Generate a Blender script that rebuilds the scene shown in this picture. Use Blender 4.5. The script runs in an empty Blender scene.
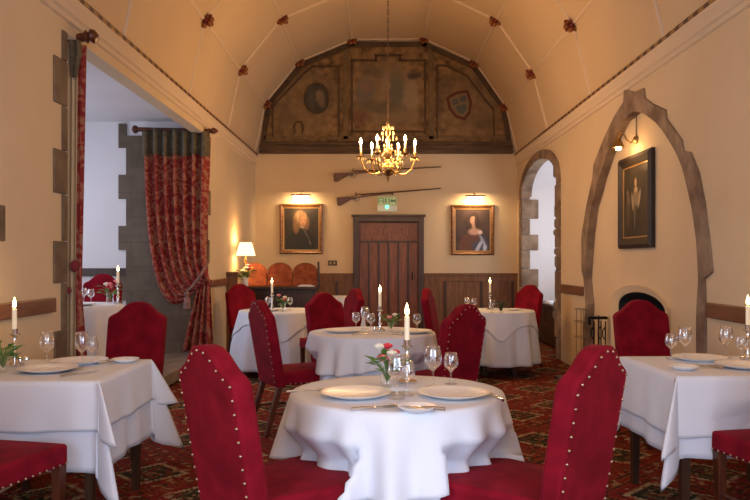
import bpy, bmesh, math, random
from math import sin, cos, pi, radians, sqrt
from mathutils import Vector, Matrix
random.seed(7)
F = 740.0; CX = 379.0; CY = 261.0; EYE = 1.31
XL = -2.15; XR = 2.40; YB = 12.85; YR = -2.6
col = bpy.context.scene.collection

def PX(px, d): return (px - CX) * d / F
def PZ(py, d): return EYE - (py - CY) * d / F

# ------------------------------------------------------------------ materials
MATS = {}
def mat(name, c, rough=0.6, metal=0.0, c2=None, scale=8.0, detail=4, bump=0.0, bscale=None, sheen=0.0, spec=0.5,
        emit=None, es=0.0, stretch=None, lo=0.35, hi=0.65):
    m = bpy.data.materials.new(name); m.use_nodes = True
    nt = m.node_tree; b = nt.nodes['Principled BSDF']
    b.inputs['Base Color'].default_value = (*c, 1); b.inputs['Roughness'].default_value = rough
    b.inputs['Metallic'].default_value = metal; b.inputs['Specular IOR Level'].default_value = spec
    if sheen:
        b.inputs['Sheen Weight'].default_value = sheen; b.inputs['Sheen Roughness'].default_value = 0.4
        b.inputs['Sheen Tint'].default_value = (min(1, c[0]*2.2+.1), c[1]*1.5+.08, c[2]*1.5+.08, 1)
    if emit:
        b.inputs['Emission Color'].default_value = (*emit, 1); b.inputs['Emission Strength'].default_value = es
    if c2 or bump:
        tc = nt.nodes.new('ShaderNodeTexCoord'); mp = nt.nodes.new('ShaderNodeMapping')
        nt.links.new(tc.outputs['Object'], mp.inputs['Vector'])
        if stretch: mp.inputs['Scale'].default_value = stretch
    if c2:
        n = nt.nodes.new('ShaderNodeTexNoise'); n.inputs['Scale'].default_value = scale; n.inputs['Detail'].default_value = detail
        nt.links.new(mp.outputs[0], n.inputs['Vector'])
        r = nt.nodes.new('ShaderNodeValToRGB'); r.color_ramp.elements[0].position = lo; r.color_ramp.elements[1].position = hi
        r.color_ramp.elements[0].color = (*c, 1); r.color_ramp.elements[1].color = (*c2, 1)
        nt.links.new(n.outputs[0], r.inputs[0]); nt.links.new(r.outputs[0], b.inputs['Base Color'])
    if bump:
        n2 = nt.nodes.new('ShaderNodeTexNoise'); n2.inputs['Scale'].default_value = bscale or scale; n2.inputs['Detail'].default_value = 4
        nt.links.new(mp.outputs[0], n2.inputs['Vector'])
        bp = nt.nodes.new('ShaderNodeBump'); bp.inputs['Strength'].default_value = bump; bp.inputs['Distance'].default_value = 0.02
        nt.links.new(n2.outputs[0], bp.inputs['Height']); nt.links.new(bp.outputs[0], b.inputs['Normal'])
    MATS[name] = m
    return m

plaster = mat('plaster', (.65, .505, .32), .9, c2=(.69, .545, .355), scale=1.3, bump=.25, bscale=4)
ceil_m = mat('ceiling_plaster', (.60, .445, .27), .85, c2=(.64, .485, .30), scale=.8)
rib_m = mat('rib_plaster', (.68, .54, .38), .8)
bayplaster = mat('bay_plaster', (.72, .71, .74), .9, c2=(.76, .75, .78), scale=1.5)
stone = mat('stone', (.13, .088, .052), .9, c2=(.21, .15, .095), scale=5, bump=.8, bscale=14)
stone_grey = mat('grey_stone', (.17, .145, .12), .9, c2=(.27, .235, .195), scale=4, bump=.6, bscale=12)
stone_arch = mat('arch_stone', (.16, .10, .062), .9, c2=(.33, .235, .16), scale=4, bump=.8, bscale=10)
darkwood = mat('dark_wood', (.030, .013, .007), .35, c2=(.06, .026, .013), scale=6, stretch=(6, 6, .6))
railwood = mat('rail_wood', (.15, .06, .028), .4, c2=(.23, .10, .05), scale=5, stretch=(5, .5, 5))
panelwood = mat('panel_wood', (.14, .055, .018), .5, c2=(.23, .10, .038), scale=5, stretch=(7, 7, .7))
doorwood = mat('door_wood', (.18, .052, .016), .4, c2=(.30, .095, .032), scale=6, stretch=(8, 8, .7))
doordark = mat('door_frame_wood', (.045, .018, .010), .4, c2=(.075, .03, .015), scale=6, stretch=(8, 8, .7))
redwood = mat('mahogany', (.065, .016, .008), .3, c2=(.11, .028, .013), scale=7, stretch=(8, 8, .8))
velvet = mat('red_velvet', (.15, .0015, .009), .85, c2=(.24, .004, .017), scale=9, detail=7, sheen=.22, spec=.15)
brass = mat('brass', (.48, .31, .12), .32, 1.0)
nailm = mat('nail_brass', (.50, .38, .26), .35, 1.0)
silver = mat('silver', (.80, .78, .75), .18, 1.0)
steel = mat('cutlery_steel', (.70, .66, .62), .22, 1.0)
linen = mat('white_linen', (.73, .77, .86), .85, c2=(.77, .81, .89), scale=3, bump=.12, bscale=7, sheen=.0, spec=.2)
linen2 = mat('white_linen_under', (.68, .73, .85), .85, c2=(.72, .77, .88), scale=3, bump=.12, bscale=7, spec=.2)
china = mat('white_china', (.90, .89, .88), .3)
chinarim = mat('cream_china_rim', (.88, .85, .79), .4)
wax = mat('ivory_wax', (.88, .80, .60), .5, emit=(1, .7, .35), es=.12)
flame_m = mat('flame', (1, .8, .4), .5, emit=(1, .62, .22), es=28)
bulb_m = mat('bulb_glow', (1, .85, .6), .5, emit=(1, .66, .30), es=60)
wick_m = mat('wick', (.02, .02, .02), .9)
iron = mat('black_iron', (.012, .012, .013), .4, .6)
soot = mat('sooty_brick', (.018, .018, .022), .9, c2=(.035, .034, .038), scale=8)
leaf = mat('leaf_green', (.05, .16, .025), .5, c2=(.12, .28, .05), scale=20)
leafd = mat('dark_leaf', (.02, .06, .015), .5, c2=(.05, .11, .03), scale=20)
pink = mat('pink_petal', (.75, .12, .17), .6, c2=(.85, .35, .38), scale=30)
redpet = mat('red_petal', (.60, .025, .05), .6)
whitepet = mat('cream_petal', (.85, .82, .70), .6)
goldboss = mat('gilt', (.30, .11, .035), .4, .5)
redpaint = mat('crimson_paint', (.16, .012, .01), .5)
lining = mat('curtain_lining', (.55, .41, .25), .9)
heading = mat('olive_heading', (.085, .068, .040), .9, c2=(.13, .105, .066), scale=20)
tassel_m = mat('tassel_thread', (.28, .14, .12), .9, c2=(.16, .09, .08), scale=30)
gunmetal = mat('gun_metal', (.16, .09, .05), .35, .7)
gunwood = mat('gun_stock_wood', (.11, .038, .018), .4)
giltframe = mat('gilt_frame', (.17, .070, .025), .4, .3, c2=(.26, .12, .048), scale=20)
blackframe = mat('black_frame', (.022, .013, .009), .55)
goldslip = mat('gold_slip', (.55, .32, .10), .35, .6)
tapestry = mat('tapestry', (.19, .030, .014), .85, c2=(.33, .10, .04), scale=14, detail=6)
slate = mat('hearth_slab', (.13, .085, .065), .6, c2=(.19, .13, .10), scale=5, bump=.2)
stepm = mat('step_stone', (.17, .13, .10), .8, c2=(.24, .19, .15), scale=5, bump=.2)
beamwood = mat('beam_wood', (.055, .030, .014), .7, c2=(.12, .072, .035), scale=4, stretch=(.6, 6, 6), bump=.6, bscale=8)
mouldpaint = mat('painted_moulding', (.055, .028, .010), .7, c2=(.10, .058, .024), scale=8)
mouldlight = mat('pale_moulding', (.13, .078, .030), .7, c2=(.19, .12, .052), scale=8)
signwhite = mat('sign_white', (.80, .84, .72), .4)
signgreen = mat('sign_green', (.02, .14, .05), .4)
signface = mat('sign_face', (.45, .55, .30), .4, emit=(.5, .75, .35), es=.12)
led = mat('green_led', (.1, .8, .5), .4, emit=(.10, .95, .55), es=3.0)
shade_m = mat('lamp_shade', (.92, .80, .58), .8, emit=(1, .72, .38), es=1.6)
carpet_edge = mat('plum', (.2, .02, .03), .9)
napkin_m = mat('napkin', (.80, .72, .62), .8)

def glass_mat():
    m = bpy.data.materials.new('clear_glass'); m.use_nodes = True
    nt = m.node_tree; nt.nodes.clear()
    o = nt.nodes.new('ShaderNodeOutputMaterial'); mx = nt.nodes.new('ShaderNodeMixShader')
    t = nt.nodes.new('ShaderNodeBsdfTransparent'); t.inputs[0].default_value = (.97, .97, .98, 1)
    g = nt.nodes.new('ShaderNodeBsdfGlossy'); g.inputs['Roughness'].default_value = .04; g.inputs[0].default_value = (1, 1, 1, 1)
    lw = nt.nodes.new('ShaderNodeLayerWeight'); lw.inputs['Blend'].default_value = .45
    mr = nt.nodes.new('ShaderNodeMapRange'); mr.inputs['To Min'].default_value = .07; mr.inputs['To Max'].default_value = .6
    nt.links.new(lw.outputs['Facing'], mr.inputs['Value'])
    nt.links.new(mr.outputs[0], mx.inputs[0]); nt.links.new(t.outputs[0], mx.inputs[1]); nt.links.new(g.outputs[0], mx.inputs[2])
    nt.links.new(mx.outputs[0], o.inputs[0])
    return m
glass = glass_mat()

def N(nt, t, **kw):
    n = nt.nodes.new(t)
    for k, v in kw.items(): setattr(n, k, v)
    return n
def math_(nt, op, a, b=None, c=None):
    n = nt.nodes.new('ShaderNodeMath'); n.operation = op
    for i, v in enumerate((a, b, c)):
        if v is None: continue
        if isinstance(v, (int, float)): n.inputs[i].default_value = v
        else: nt.links.new(v, n.inputs[i])
    return n.outputs[0]

def carpet_mat():
    m = bpy.data.materials.new('kilim_carpet'); m.use_nodes = True
    nt = m.node_tree; b = nt.nodes['Principled BSDF']; b.inputs['Roughness'].default_value = .95; b.inputs['Specular IOR Level'].default_value = .1
    tc = N(nt, 'ShaderNodeTexCoord'); sx = N(nt, 'ShaderNodeSeparateXYZ')
    # jitter the coordinates a little, in steps, like woven pixels
    sn = N(nt, 'ShaderNodeVectorMath', operation='SNAP'); sn.inputs[1].default_value = (.022, .022, 1)
    nt.links.new(tc.outputs['Object'], sn.inputs[0]); nt.links.new(sn.outputs[0], sx.inputs[0])
    u = math_(nt, 'FRACT', math_(nt, 'ADD', math_(nt, 'DIVIDE', sx.outputs[0], .86), 20.15))
    v = math_(nt, 'FRACT', math_(nt, 'ADD', math_(nt, 'DIVIDE', sx.outputs[1], .86), 20.2))
    a = math_(nt, 'ABSOLUTE', math_(nt, 'SUBTRACT', u, .5)); c = math_(nt, 'ABSOLUTE', math_(nt, 'SUBTRACT', v, .5))
    s = math_(nt, 'MULTIPLY', math_(nt, 'ADD', a, c), 2.0)
    d = math_(nt, 'MINIMUM', s, math_(nt, 'SUBTRACT', 2.0, s))
    r = N(nt, 'ShaderNodeValToRGB'); r.color_ramp.interpolation = 'CONSTANT'
    e = r.color_ramp.elements
    cs = [(0, (.26, .13, .06)), (.10, (.022, .026, .018)), (.24, (.10, .085, .045)), (.33, (.025, .028, .02)), (.46, (.36, .29, .18)), (.56, (.17, .016, .014)),
          (.76, (.23, .035, .02)), (.84, (.035, .012, .010)), (.90, (.21, .07, .03)), (.95, (.18, .016, .014))]
    e[0].position = 0; e[0].color = (*cs[0][1], 1); e[1].position = cs[1][0]; e[1].color = (*cs[1][1], 1)
    for p, q in cs[2:]:
        x = e.new(p); x.color = (*q, 1)
    nt.links.new(d, r.inputs[0])
    vor = N(nt, 'ShaderNodeTexVoronoi'); vor.inputs['Scale'].default_value = 34; nt.links.new(tc.outputs['Object'], vor.inputs['Vector'])
    r2 = N(nt, 'ShaderNodeValToRGB'); r2.color_ramp.interpolation = 'CONSTANT'
    r2.color_ramp.elements[0].color = (.03, .022, .015, 1); r2.color_ramp.elements[1].position = .28; r2.color_ramp.elements[1].color = (.20, .022, .016, 1)
    x = r2.color_ramp.elements.new(.55); x.color = (.31, .22, .12, 1)
    x = r2.color_ramp.elements.new(.72); x.color = (.17, .03, .018, 1)
    sp = N(nt, 'ShaderNodeSeparateColor'); nt.links.new(vor.outputs['Color'], sp.inputs[0]); nt.links.new(sp.outputs[0], r2.inputs[0])
    mask = math_(nt, 'MULTIPLY', math_(nt, 'GREATER_THAN', sp.outputs[1], .55), .75)
    mx = N(nt, 'ShaderNodeMix', data_type='RGBA'); nt.links.new(mask, mx.inputs[0]); nt.links.new(r.outputs[0], mx.inputs[6]); nt.links.new(r2.outputs[0], mx.inputs[7])
    nt.links.new(mx.outputs[2], b.inputs['Base Color'])
    return m
carpet = carpet_mat()

def damask_mat():
    m = bpy.data.materials.new('red_damask'); m.use_nodes = True
    nt = m.node_tree; b = nt.nodes['Principled BSDF']; b.inputs['Roughness'].default_value = .7; b.inputs['Specular IOR Level'].default_value = .25
    tc = N(nt, 'ShaderNodeTexCoord')
    n = N(nt, 'ShaderNodeTexNoise'); n.inputs['Scale'].default_value = 11; n.inputs['Detail'].default_value = 3; n.inputs['Distortion'].default_value = 1.6
    nt.links.new(tc.outputs['Object'], n.inputs['Vector'])
    r = N(nt, 'ShaderNodeValToRGB'); e = r.color_ramp.elements
    e[0].position = .40; e[0].color = (.20, .018, .018, 1); e[1].position = .62; e[1].color = (.30, .13, .075, 1)
    x = e.new(.50); x.color = (.26, .035, .028, 1); x = e.new(.55); x.color = (.33, .13, .08, 1)
    nt.links.new(n.outputs[0], r.inputs[0]); nt.links.new(r.outputs[0], b.inputs['Base Color'])
    return m
damask = damask_mat()

def rope_mat():
    m = bpy.data.materials.new('rope_moulding'); m.use_nodes = True
    nt = m.node_tree; b = nt.nodes['Principled BSDF']; b.inputs['Roughness'].default_value = .5
    tc = N(nt, 'ShaderNodeTexCoord'); w = N(nt, 'ShaderNodeTexWave'); w.inputs['Scale'].default_value = 3.6
    w.bands_direction = 'DIAGONAL'
    nt.links.new(tc.outputs['Object'], w.inputs['Vector'])
    r = N(nt, 'ShaderNodeValToRGB'); r.color_ramp.elements[0].position = .4; r.color_ramp.elements[1].position = .6
    r.color_ramp.elements[0].color = (.06, .012, .008, 1); r.color_ramp.elements[1].color = (.30, .16, .05, 1)
    nt.links.new(w.outputs[0], r.inputs[0]); nt.links.new(r.outputs[0], b.inputs['Base Color'])
    return m
rope = rope_mat()

def blockstone_mat():
    m = bpy.data.materials.new('coursed_stone'); m.use_nodes = True
    nt = m.node_tree; b = nt.nodes['Principled BSDF']; b.inputs['Roughness'].default_value = .9
    tc = N(nt, 'ShaderNodeTexCoord'); mp = N(nt, 'ShaderNodeMapping'); mp.inputs['Rotation'].default_value = (pi/2, 0, 0)
    nt.links.new(tc.outputs['Object'], mp.inputs[0])
    br = N(nt, 'ShaderNodeTexBrick'); nt.links.new(mp.outputs[0], br.inputs['Vector'])
    br.inputs['Color1'].default_value = (.135, .104, .078, 1); br.inputs['Color2'].default_value = (.15, .118, .09, 1); br.inputs['Mortar'].default_value = (.115, .09, .068, 1)
    br.inputs['Scale'].default_value = 1.0; br.inputs['Brick Width'].default_value = .62; br.inputs['Row Height'].default_value = .31; br.inputs['Mortar Size'].default_value = .006
    n = N(nt, 'ShaderNodeTexNoise'); n.inputs['Scale'].default_value = 6; n.inputs['Detail'].default_value = 6; nt.links.new(tc.outputs['Object'], n.inputs['Vector'])
    mx = N(nt, 'ShaderNodeMix', data_type='RGBA', blend_type='MULTIPLY'); mx.inputs[0].default_value = .6
    nt.links.new(br.outputs[0], mx.inputs[6]); nt.links.new(n.outputs[0], mx.inputs[7])
    m2 = N(nt, 'ShaderNodeMix', data_type='RGBA', blend_type='MULTIPLY'); m2.inputs[0].default_value = 1; nt.links.new(mx.outputs[2], m2.inputs[6]); m2.inputs[7].default_value = (1.35, 1.3, 1.25, 1)
    nt.links.new(m2.outputs[2], b.inputs['Base Color'])
    return m
coursed = blockstone_mat()

def painting_mat(name, base, base2, blobs, distort=.03, scale=6, rough=.5, nscale=9):
    m = bpy.data.materials.new(name); m.use_nodes = True
    nt = m.node_tree; b = nt.nodes['Principled BSDF']; b.inputs['Roughness'].default_value = rough
    tc = N(nt, 'ShaderNodeTexCoord')
    n = N(nt, 'ShaderNodeTexNoise'); n.inputs['Scale'].default_value = nscale; n.inputs['Detail'].default_value = 6
    nt.links.new(tc.outputs['Object'], n.inputs['Vector'])
    sub = N(nt, 'ShaderNodeVectorMath', operation='SUBTRACT'); sub.inputs[1].default_value = (.5, .5, .5)
    nt.links.new(n.outputs['Color'], sub.inputs[0])
    sc = N(nt, 'ShaderNodeVectorMath', operation='SCALE'); sc.inputs['Scale'].default_value = distort * 2; nt.links.new(sub.outputs[0], sc.inputs[0])
    ad = N(nt, 'ShaderNodeVectorMath', operation='ADD'); nt.links.new(tc.outputs['Object'], ad.inputs[0]); nt.links.new(sc.outputs[0], ad.inputs[1])
    n2 = N(nt, 'ShaderNodeTexNoise'); n2.inputs['Scale'].default_value = scale; n2.inputs['Detail'].default_value = 6
    nt.links.new(tc.outputs['Object'], n2.inputs['Vector'])
    r = N(nt, 'ShaderNodeValToRGB'); r.color_ramp.elements[0].position = .35; r.color_ramp.elements[1].position = .65
    r.color_ramp.elements[0].color = (*base, 1); r.color_ramp.elements[1].color = (*base2, 1); nt.links.new(n2.outputs[0], r.inputs[0])
    cur = r.outputs[0]
    for bl in blobs:
        cx, cz, rx, rz, c, soft = bl[:6]; ang = bl[6] if len(bl) > 6 else 0; op = bl[7] if len(bl) > 7 else 1.0
        mp = N(nt, 'ShaderNodeMapping', vector_type='TEXTURE')
        mp.inputs['Location'].default_value = (cx, 0, cz); mp.inputs['Rotation'].default_value = (0, ang, 0); mp.inputs['Scale'].default_value = (rx, 1000, rz)
        nt.links.new(ad.outputs[0], mp.inputs[0])
        L = N(nt, 'ShaderNodeVectorMath', operation='LENGTH'); nt.links.new(mp.outputs[0], L.inputs[0])
        mr = N(nt, 'ShaderNodeMapRange', interpolation_type='SMOOTHSTEP')
        mr.inputs['From Min'].default_value = 1 + soft; mr.inputs['From Max'].default_value = 1 - soft
        mr.inputs['To Min'].default_value = 0; mr.inputs['To Max'].default_value = op
        nt.links.new(L.outputs['Value'], mr.inputs['Value'])
        mx = N(nt, 'ShaderNodeMix', data_type='RGBA'); nt.links.new(mr.outputs[0], mx.inputs[0]); nt.links.new(cur, mx.inputs[6]); mx.inputs[7].default_value = (*c, 1)
        cur = mx.outputs[2]
    nt.links.new(cur, b.inputs['Base Color'])
    return m

# ------------------------------------------------------------------ mesh builder
class MB:
    def __init__(s): s.v = []; s.f = []; s.m = []; s.cur = 0
    def add(s, vs, fs):
        o = len(s.v); s.v += [tuple(p) for p in vs]; s.f += [tuple(i + o for i in f) for f in fs]; s.m += [s.cur] * len(fs); return s
    def box(s, x0, x1, y0, y1, z0, z1, M=None):
        vs = [Vector((x, y, z)) for z in (z0, z1) for y in (y0, y1) for x in (x0, x1)]
        if M: vs = [M @ p for p in vs]
        return s.add(vs, [(0, 2, 3, 1), (4, 5, 7, 6), (0, 1, 5, 4), (2, 6, 7, 3), (0, 4, 6, 2), (1, 3, 7, 5)])
    def taper(s, p0, p1, a0, a1):          # square bar between two points with half widths
        vs = []
        for p, a in ((p0, a0), (p1, a1)):
            for dx, dy in ((-1, -1), (1, -1), (1, 1), (-1, 1)): vs.append((p[0] + dx*a, p[1] + dy*a, p[2]))
        return s.add(vs, [(3, 2, 1, 0), (4, 5, 6, 7), (0, 1, 5, 4), (1, 2, 6, 5), (2, 3, 7, 6), (3, 0, 4, 7)])
    def tube(s, pts, r, n=8, caps=True):
        pts = [Vector(p) for p in pts]; rs = r if isinstance(r, (list, tuple)) else [r] * len(pts)
        vs = []; fs = []; up = None
        for i, p in enumerate(pts):
            t = (pts[min(i+1, len(pts)-1)] - pts[max(i-1, 0)]).normalized()
            if up is None: up = Vector((0, 0, 1)) if abs(t.z) < .9 else Vector((1, 0, 0))
            a = t.cross(up); a = a.normalized() if a.length > 1e-6 else Vector((1, 0, 0)); b = a.cross(t).normalized(); up = b
            for k in range(n): th = 2*pi*k/n; vs.append(p + a*cos(th)*rs[i] + b*sin(th)*rs[i])
        for i in range(len(pts)-1):
            for k in range(n): fs.append((i*n+k, i*n+(k+1) % n, (i+1)*n+(k+1) % n, (i+1)*n+k))
        if caps: fs.append(tuple(range(n))[::-1]); fs.append(tuple((len(pts)-1)*n+k for k in range(n)))
        return s.add(vs, fs)
    def lathe(s, prof, n=20, c=(0, 0, 0), wob=None, cap=True):
        vs = []; fs = []
        for r, z in prof:
            for k in range(n):
                th = 2*pi*k/n; q = r * (1 + (wob(th) if wob else 0)); vs.append((c[0]+q*cos(th), c[1]+q*sin(th), c[2]+z))
        for i in range(len(prof)-1):
            for k in range(n): fs.append((i*n+k, i*n+(k+1) % n, (i+1)*n+(k+1) % n, (i+1)*n+k))
        if cap and prof[0][0] > 1e-5: fs.append(tuple(range(n))[::-1])
        if cap and prof[-1][0] > 1e-5: fs.append(tuple((len(prof)-1)*n+k for k in range(n)))
        return s.add(vs, fs)
    def ball(s, c, r, n=8, sz=1.0, m=5):
        prof = [(max(1e-4, r*sin(pi*i/m)), -r*sz*cos(pi*i/m)) for i in range(m+1)]
        vs = []; fs = []
        return s.lathe([(p[0], p[1]) for p in prof], n, c)
    def prism(s, poly, a0, a1, axis='y'):   # poly in the two other axes
        def P(u, v, w): return {'y': (u, w, v), 'x': (w, u, v), 'z': (u, v, w)}[axis]
        n = len(poly); vs = [P(u, v, a0) for u, v in poly] + [P(u, v, a1) for u, v in poly]
        fs = [tuple(range(n)), tuple(range(2*n-1, n-1, -1))] + [(i, n+i, n+(i+1) % n, (i+1) % n) for i in range(n)]
        return s.add(vs, fs)
    def strip(s, A, B):                     # faces between two point rows
        n = len(A); return s.add(list(A) + list(B), [(i, i+1, n+i+1, n+i) for i in range(n-1)])
    def build(s, name, m=None, parent=None, smooth=False, bevel=0, seg=2, loc=None, solid=0, sub=0, ang=40):
        me = bpy.data.meshes.new(name); me.from_pydata(s.v, [], s.f)
        ms = m if isinstance(m, (list, tuple)) else [m]
        for q in ms: me.materials.append(q)
        for i, p in enumerate(me.polygons): p.material_index = s.m[i]
        bm = bmesh.new(); bm.from_mesh(me); bmesh.ops.remove_doubles(bm, verts=bm.verts, dist=1e-5)
        if not solid: bmesh.ops.recalc_face_normals(bm, faces=bm.faces)
        bm.to_mesh(me); bm.free()
        if smooth:
            for p in me.polygons: p.use_smooth = True
            if smooth != 'all': me.set_sharp_from_angle(angle=radians(ang))
        o = bpy.data.objects.new(name, me); col.objects.link(o)
        if parent: o.parent = parent
        if loc: o.location = loc
        if solid:
            q = o.modifiers.new('s', 'SOLIDIFY'); q.thickness = solid; q.offset = 0
        if bevel:
            q = o.modifiers.new('b', 'BEVEL'); q.width = bevel; q.segments = seg; q.limit_method = 'ANGLE'; q.angle_limit = radians(35)
        if sub:
            q = o.modifiers.new('u', 'SUBSURF'); q.levels = sub; q.render_levels = sub
        return o

def tag(o, label=None, cat=None, group=None, kind=None):
    if label: o['label'] = label
    if cat: o['category'] = cat
    if group: o['group'] = group
    if kind: o['kind'] = kind
    return o
def thing(name, label, cat, loc=(0, 0, 0), rz=0, group=None):
    o = bpy.data.objects.new(name, None); col.objects.link(o); o.location = loc; o.rotation_euler = (0, 0, rz)
    o.empty_display_size = .1
    return tag(o, label, cat, group)
def dup(root, loc, rz=0, label=None, group=None, scale=None):
    r = root.copy(); col.objects.link(r); r.location = loc; r.rotation_euler = (0, 0, rz)
    if label: r['label'] = label
    if group: r['group'] = group
    if scale: r.scale = (scale,)*3
    for ch in list(root.children):
        c = ch.copy(); col.objects.link(c); c.parent = r
        for g in list(ch.children):
            d = g.copy(); col.objects.link(d); d.parent = c
    return r
class Proto:
    """the first placing moves the source itself, every further one copies it"""
    def __init__(s, root): s.r = root; s.used = False
    def put(s, loc, rz=0, label=None, group=None):
        if not s.used:
            s.used = True; s.r.location = loc; s.r.rotation_euler = (0, 0, rz)
            if label: s.r['label'] = label
            if group: s.r['group'] = group
            return s.r
        return dup(s.r, loc, rz, label, group)
def struct(o): o['kind'] = 'structure'; return o

def plane_poly(loops, place, name, m, thick=None, flip=False):
    """filled planar outline with holes; place maps (u,v)->xyz; optional extrusion vector"""
    bm = bmesh.new(); es = []
    for lp in loops:
        vs = [bm.verts.new(place(u, v)) for u, v in lp]
        es += [bm.edges.new((vs[i], vs[(i+1) % len(vs)])) for i in range(len(vs))]
    bmesh.ops.triangle_fill(bm, use_beauty=True, use_dissolve=False, edges=es)
    if thick:
        g = bmesh.ops.extrude_face_region(bm, geom=list(bm.faces))
        bmesh.ops.translate(bm, vec=Vector(thick), verts=[v for v in g['geom'] if isinstance(v, bmesh.types.BMVert)])
    bmesh.ops.recalc_face_normals(bm, faces=bm.faces)
    me = bpy.data.meshes.new(name); bm.to_mesh(me); bm.free(); me.materials.append(m)
    o = bpy.data.objects.new(name, me); col.objects.link(o); return o

tn = [0]
def trim(mb, m, **kw):
    tn[0] += 1
    return struct(mb.build('trim_%d' % tn[0], m, **kw))

# ------------------------------------------------------------------ the shell
struct(MB().box(XL-.3, XR+1.2, YR, YB+.2, -.12, 0).build('floor', carpet))
# ceiling facets
CP = [(-2.15, 3.16), (-1.97, 4.03), (-1.39, 4.75), (-.47, 5.13), (.78, 5.15), (1.67, 4.73), (2.19, 3.98), (2.40, 3.16)]
b = MB()
CPo = [(x + (.1 if x > 0 else -.1), z + .12) for x, z in CP]; CPo[0] = (-2.27, 3.16); CPo[-1] = (2.52, 3.16)
for i in range(7):
    p, q, po, qo = CP[i], CP[i+1], CPo[i], CPo[i+1]
    b.add([(p[0], YR, p[1]), (q[0], YR, q[1]), (q[0], YB, q[1]), (p[0], YB, p[1]), (po[0], YR, po[1]), (qo[0], YR, qo[1]), (qo[0], YB, qo[1]), (po[0], YB, po[1])],
          [(0, 1, 2, 3), (4, 7, 6, 5), (0, 4, 5, 1), (3, 2, 6, 7)])
struct(b.build('ceiling', ceil_m))
# ribs
YRING = [12.76, 10.50, 8.34, 6.2, 4.05, 1.9]
for x, z in CP[1:-1]:
    n = Vector((-.12 if x > .1 else .12, 0, -1)).normalized()
    b = MB(); b.tube([(x, YR, z), (x, YB, z)], .022, 8); trim(b, rib_m, smooth=True)
for y in YRING:
    b = MB()
    for i in range(7): b.tube([(CP[i][0], y, CP[i][1]), (CP[i+1][0], y, CP[i+1][1])], .020, 8)
    trim(b, rib_m, smooth=True)
# bosses
def boss_mesh(root):
    b = MB()
    for k in range(6):
        a = k*pi/3 + .3; b.ball((cos(a)*.062, sin(a)*.02, sin(a)*.055), .034, 7, 1.0, 4)
    b.build('gilt_leaves', goldboss, root, smooth='all')
    b = MB(); b.ball((0, -.01, 0), .036, 8)
    for k in range(4):
        a = k*pi/2 + .9; b.ball((cos(a)*.085, -.01, sin(a)*.07), .02, 6, 1, 4)
    b.build('red_centre', redpaint, root, smooth='all')
br = thing('ceiling_boss', '', 'boss', group='carved bosses on the vaulted ceiling'); boss_mesh(br); BP = Proto(br)
seat_names = ['lowest on the left', 'second up on the left', 'left of the top centre', 'right of the top centre', 'second up on the right', 'lowest on the right']
ring_names = ['against the painted panel', 'on the rib before the panel', 'on the nearest rib']
for ri, y in enumerate(YRING[:3]):
    for vi, (x, z) in enumerate(CP[1:-1]):
        pxx = CX + x*F/y; pyy = CY - (z-EYE)*F/y
        if pyy < -12: continue
        BP.put((x*.985, y-.03, z-.025), 0, 'carved ceiling boss %s, %s' % (seat_names[vi], ring_names[ri]))
        BP_last = None
# cornices
for sx, X in ((1, XL), (-1, XR)):
    b = MB(); b.tube([(X+sx*.03, YR, 3.155), (X+sx*.03, YB, 3.155)], .022, 10); trim(b, rope, smooth=True)
    b = MB(); pr = [(X, 3.13), (X+sx*.05, 3.13), (X+sx*.05, 3.09), (X+sx*.035, 3.05), (X+sx*.035, 3.015), (X+sx*.018, 3.0), (X+sx*.018, 2.965), (X, 2.955)]
    b.prism(pr, YR, YB, 'y'); trim(b, rib_m)
# back wall with doorway
DX0, DX1, DZ = PX(359, YB), PX(418, YB), PZ(222, YB)
out = [(XL, 0), (DX0, 0), (DX0, DZ), (DX1, DZ), (DX1, 0), (XR, 0)] + [(x, z) for x, z in reversed(CP)]
struct(plane_poly([out], lambda u, v: (u, YB, v), 'wall_back', plaster, (0, .2, 0)))
# right wall
def arch(y0, y1, spring, rise, n=14):
    c = (y0+y1)/2; a = (y1-y0)/2
    return [(c - a*cos(pi*i/n), spring + rise*sin(pi*i/n)) for i in range(n+1)]
OG_out = [(585, 345), (585, 330), (587, 304), (585, 279), (583, 270), (583, 235), (588, 205), (594, 178), (595, 165), (605, 139), (616, 116), (625, 102), (626, 90), (636, 92), (645, 88), (646, 98), (654, 104), (667, 110), (668, 119), (676, 130), (683, 140), (685, 151), (692, 152), (700, 172), (706, 203), (711, 243), (714, 272), (706, 279), (707, 304), (707, 318), (706, 345)]
OG_in = [(592, 345), (592, 330), (593, 304), (590.5, 279), (591, 270), (593.5, 235), (597, 208), (602, 190), (605, 178), (612, 157), (620, 136), (628, 121), (632, 116), (637, 111.5), (641, 111.5), (646, 114), (652, 118), (658, 123), (664, 130), (670, 139), (676, 149), (680, 157), (684, 167), (688, 182), (694, 208), (698.5, 240), (700, 268), (700.5, 280), (699, 304), (698.5, 318), (699, 345)]
def wr(px, py, X=XR):
    d = X*F/(px-CX); return (d, PZ(py, d))
oo = [wr(*p) for p in OG_out]; oi = [wr(p[0] - (4.5 if i < 12 else 2 if i < 15 else 0), p[1]) for i, p in enumerate(OG_in)]
oo[0] = (oo[1][0], 0); oi[0] = (oi[1][0], 0); oo[-1] = (oo[-2][0], 0); oi[-1] = (oi[-2][0], 0)
W1 = arch(9.93, 12.42, 2.40, .46)
outline = [(YR, 0), (oi[-1][0], 0)] + list(reversed(oi))[1:-1] + [(oi[0][0], 0), (9.93, 0)] + W1 + [(12.42, 0), (YB, 0), (YB, 3.16), (YR, 3.16)]
struct(plane_poly([outline, [(-2.2, .8), (.4, .8), (.4, 2.6), (-2.2, 2.6)]], lambda u, v: (XR, u, v), 'wall_right', plaster))
struct(MB().box(XR, XR+.02, YR, oo[-1][0]+.05, 3.1, 3.3).build('wall_right_top', plaster)) if False else None
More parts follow.
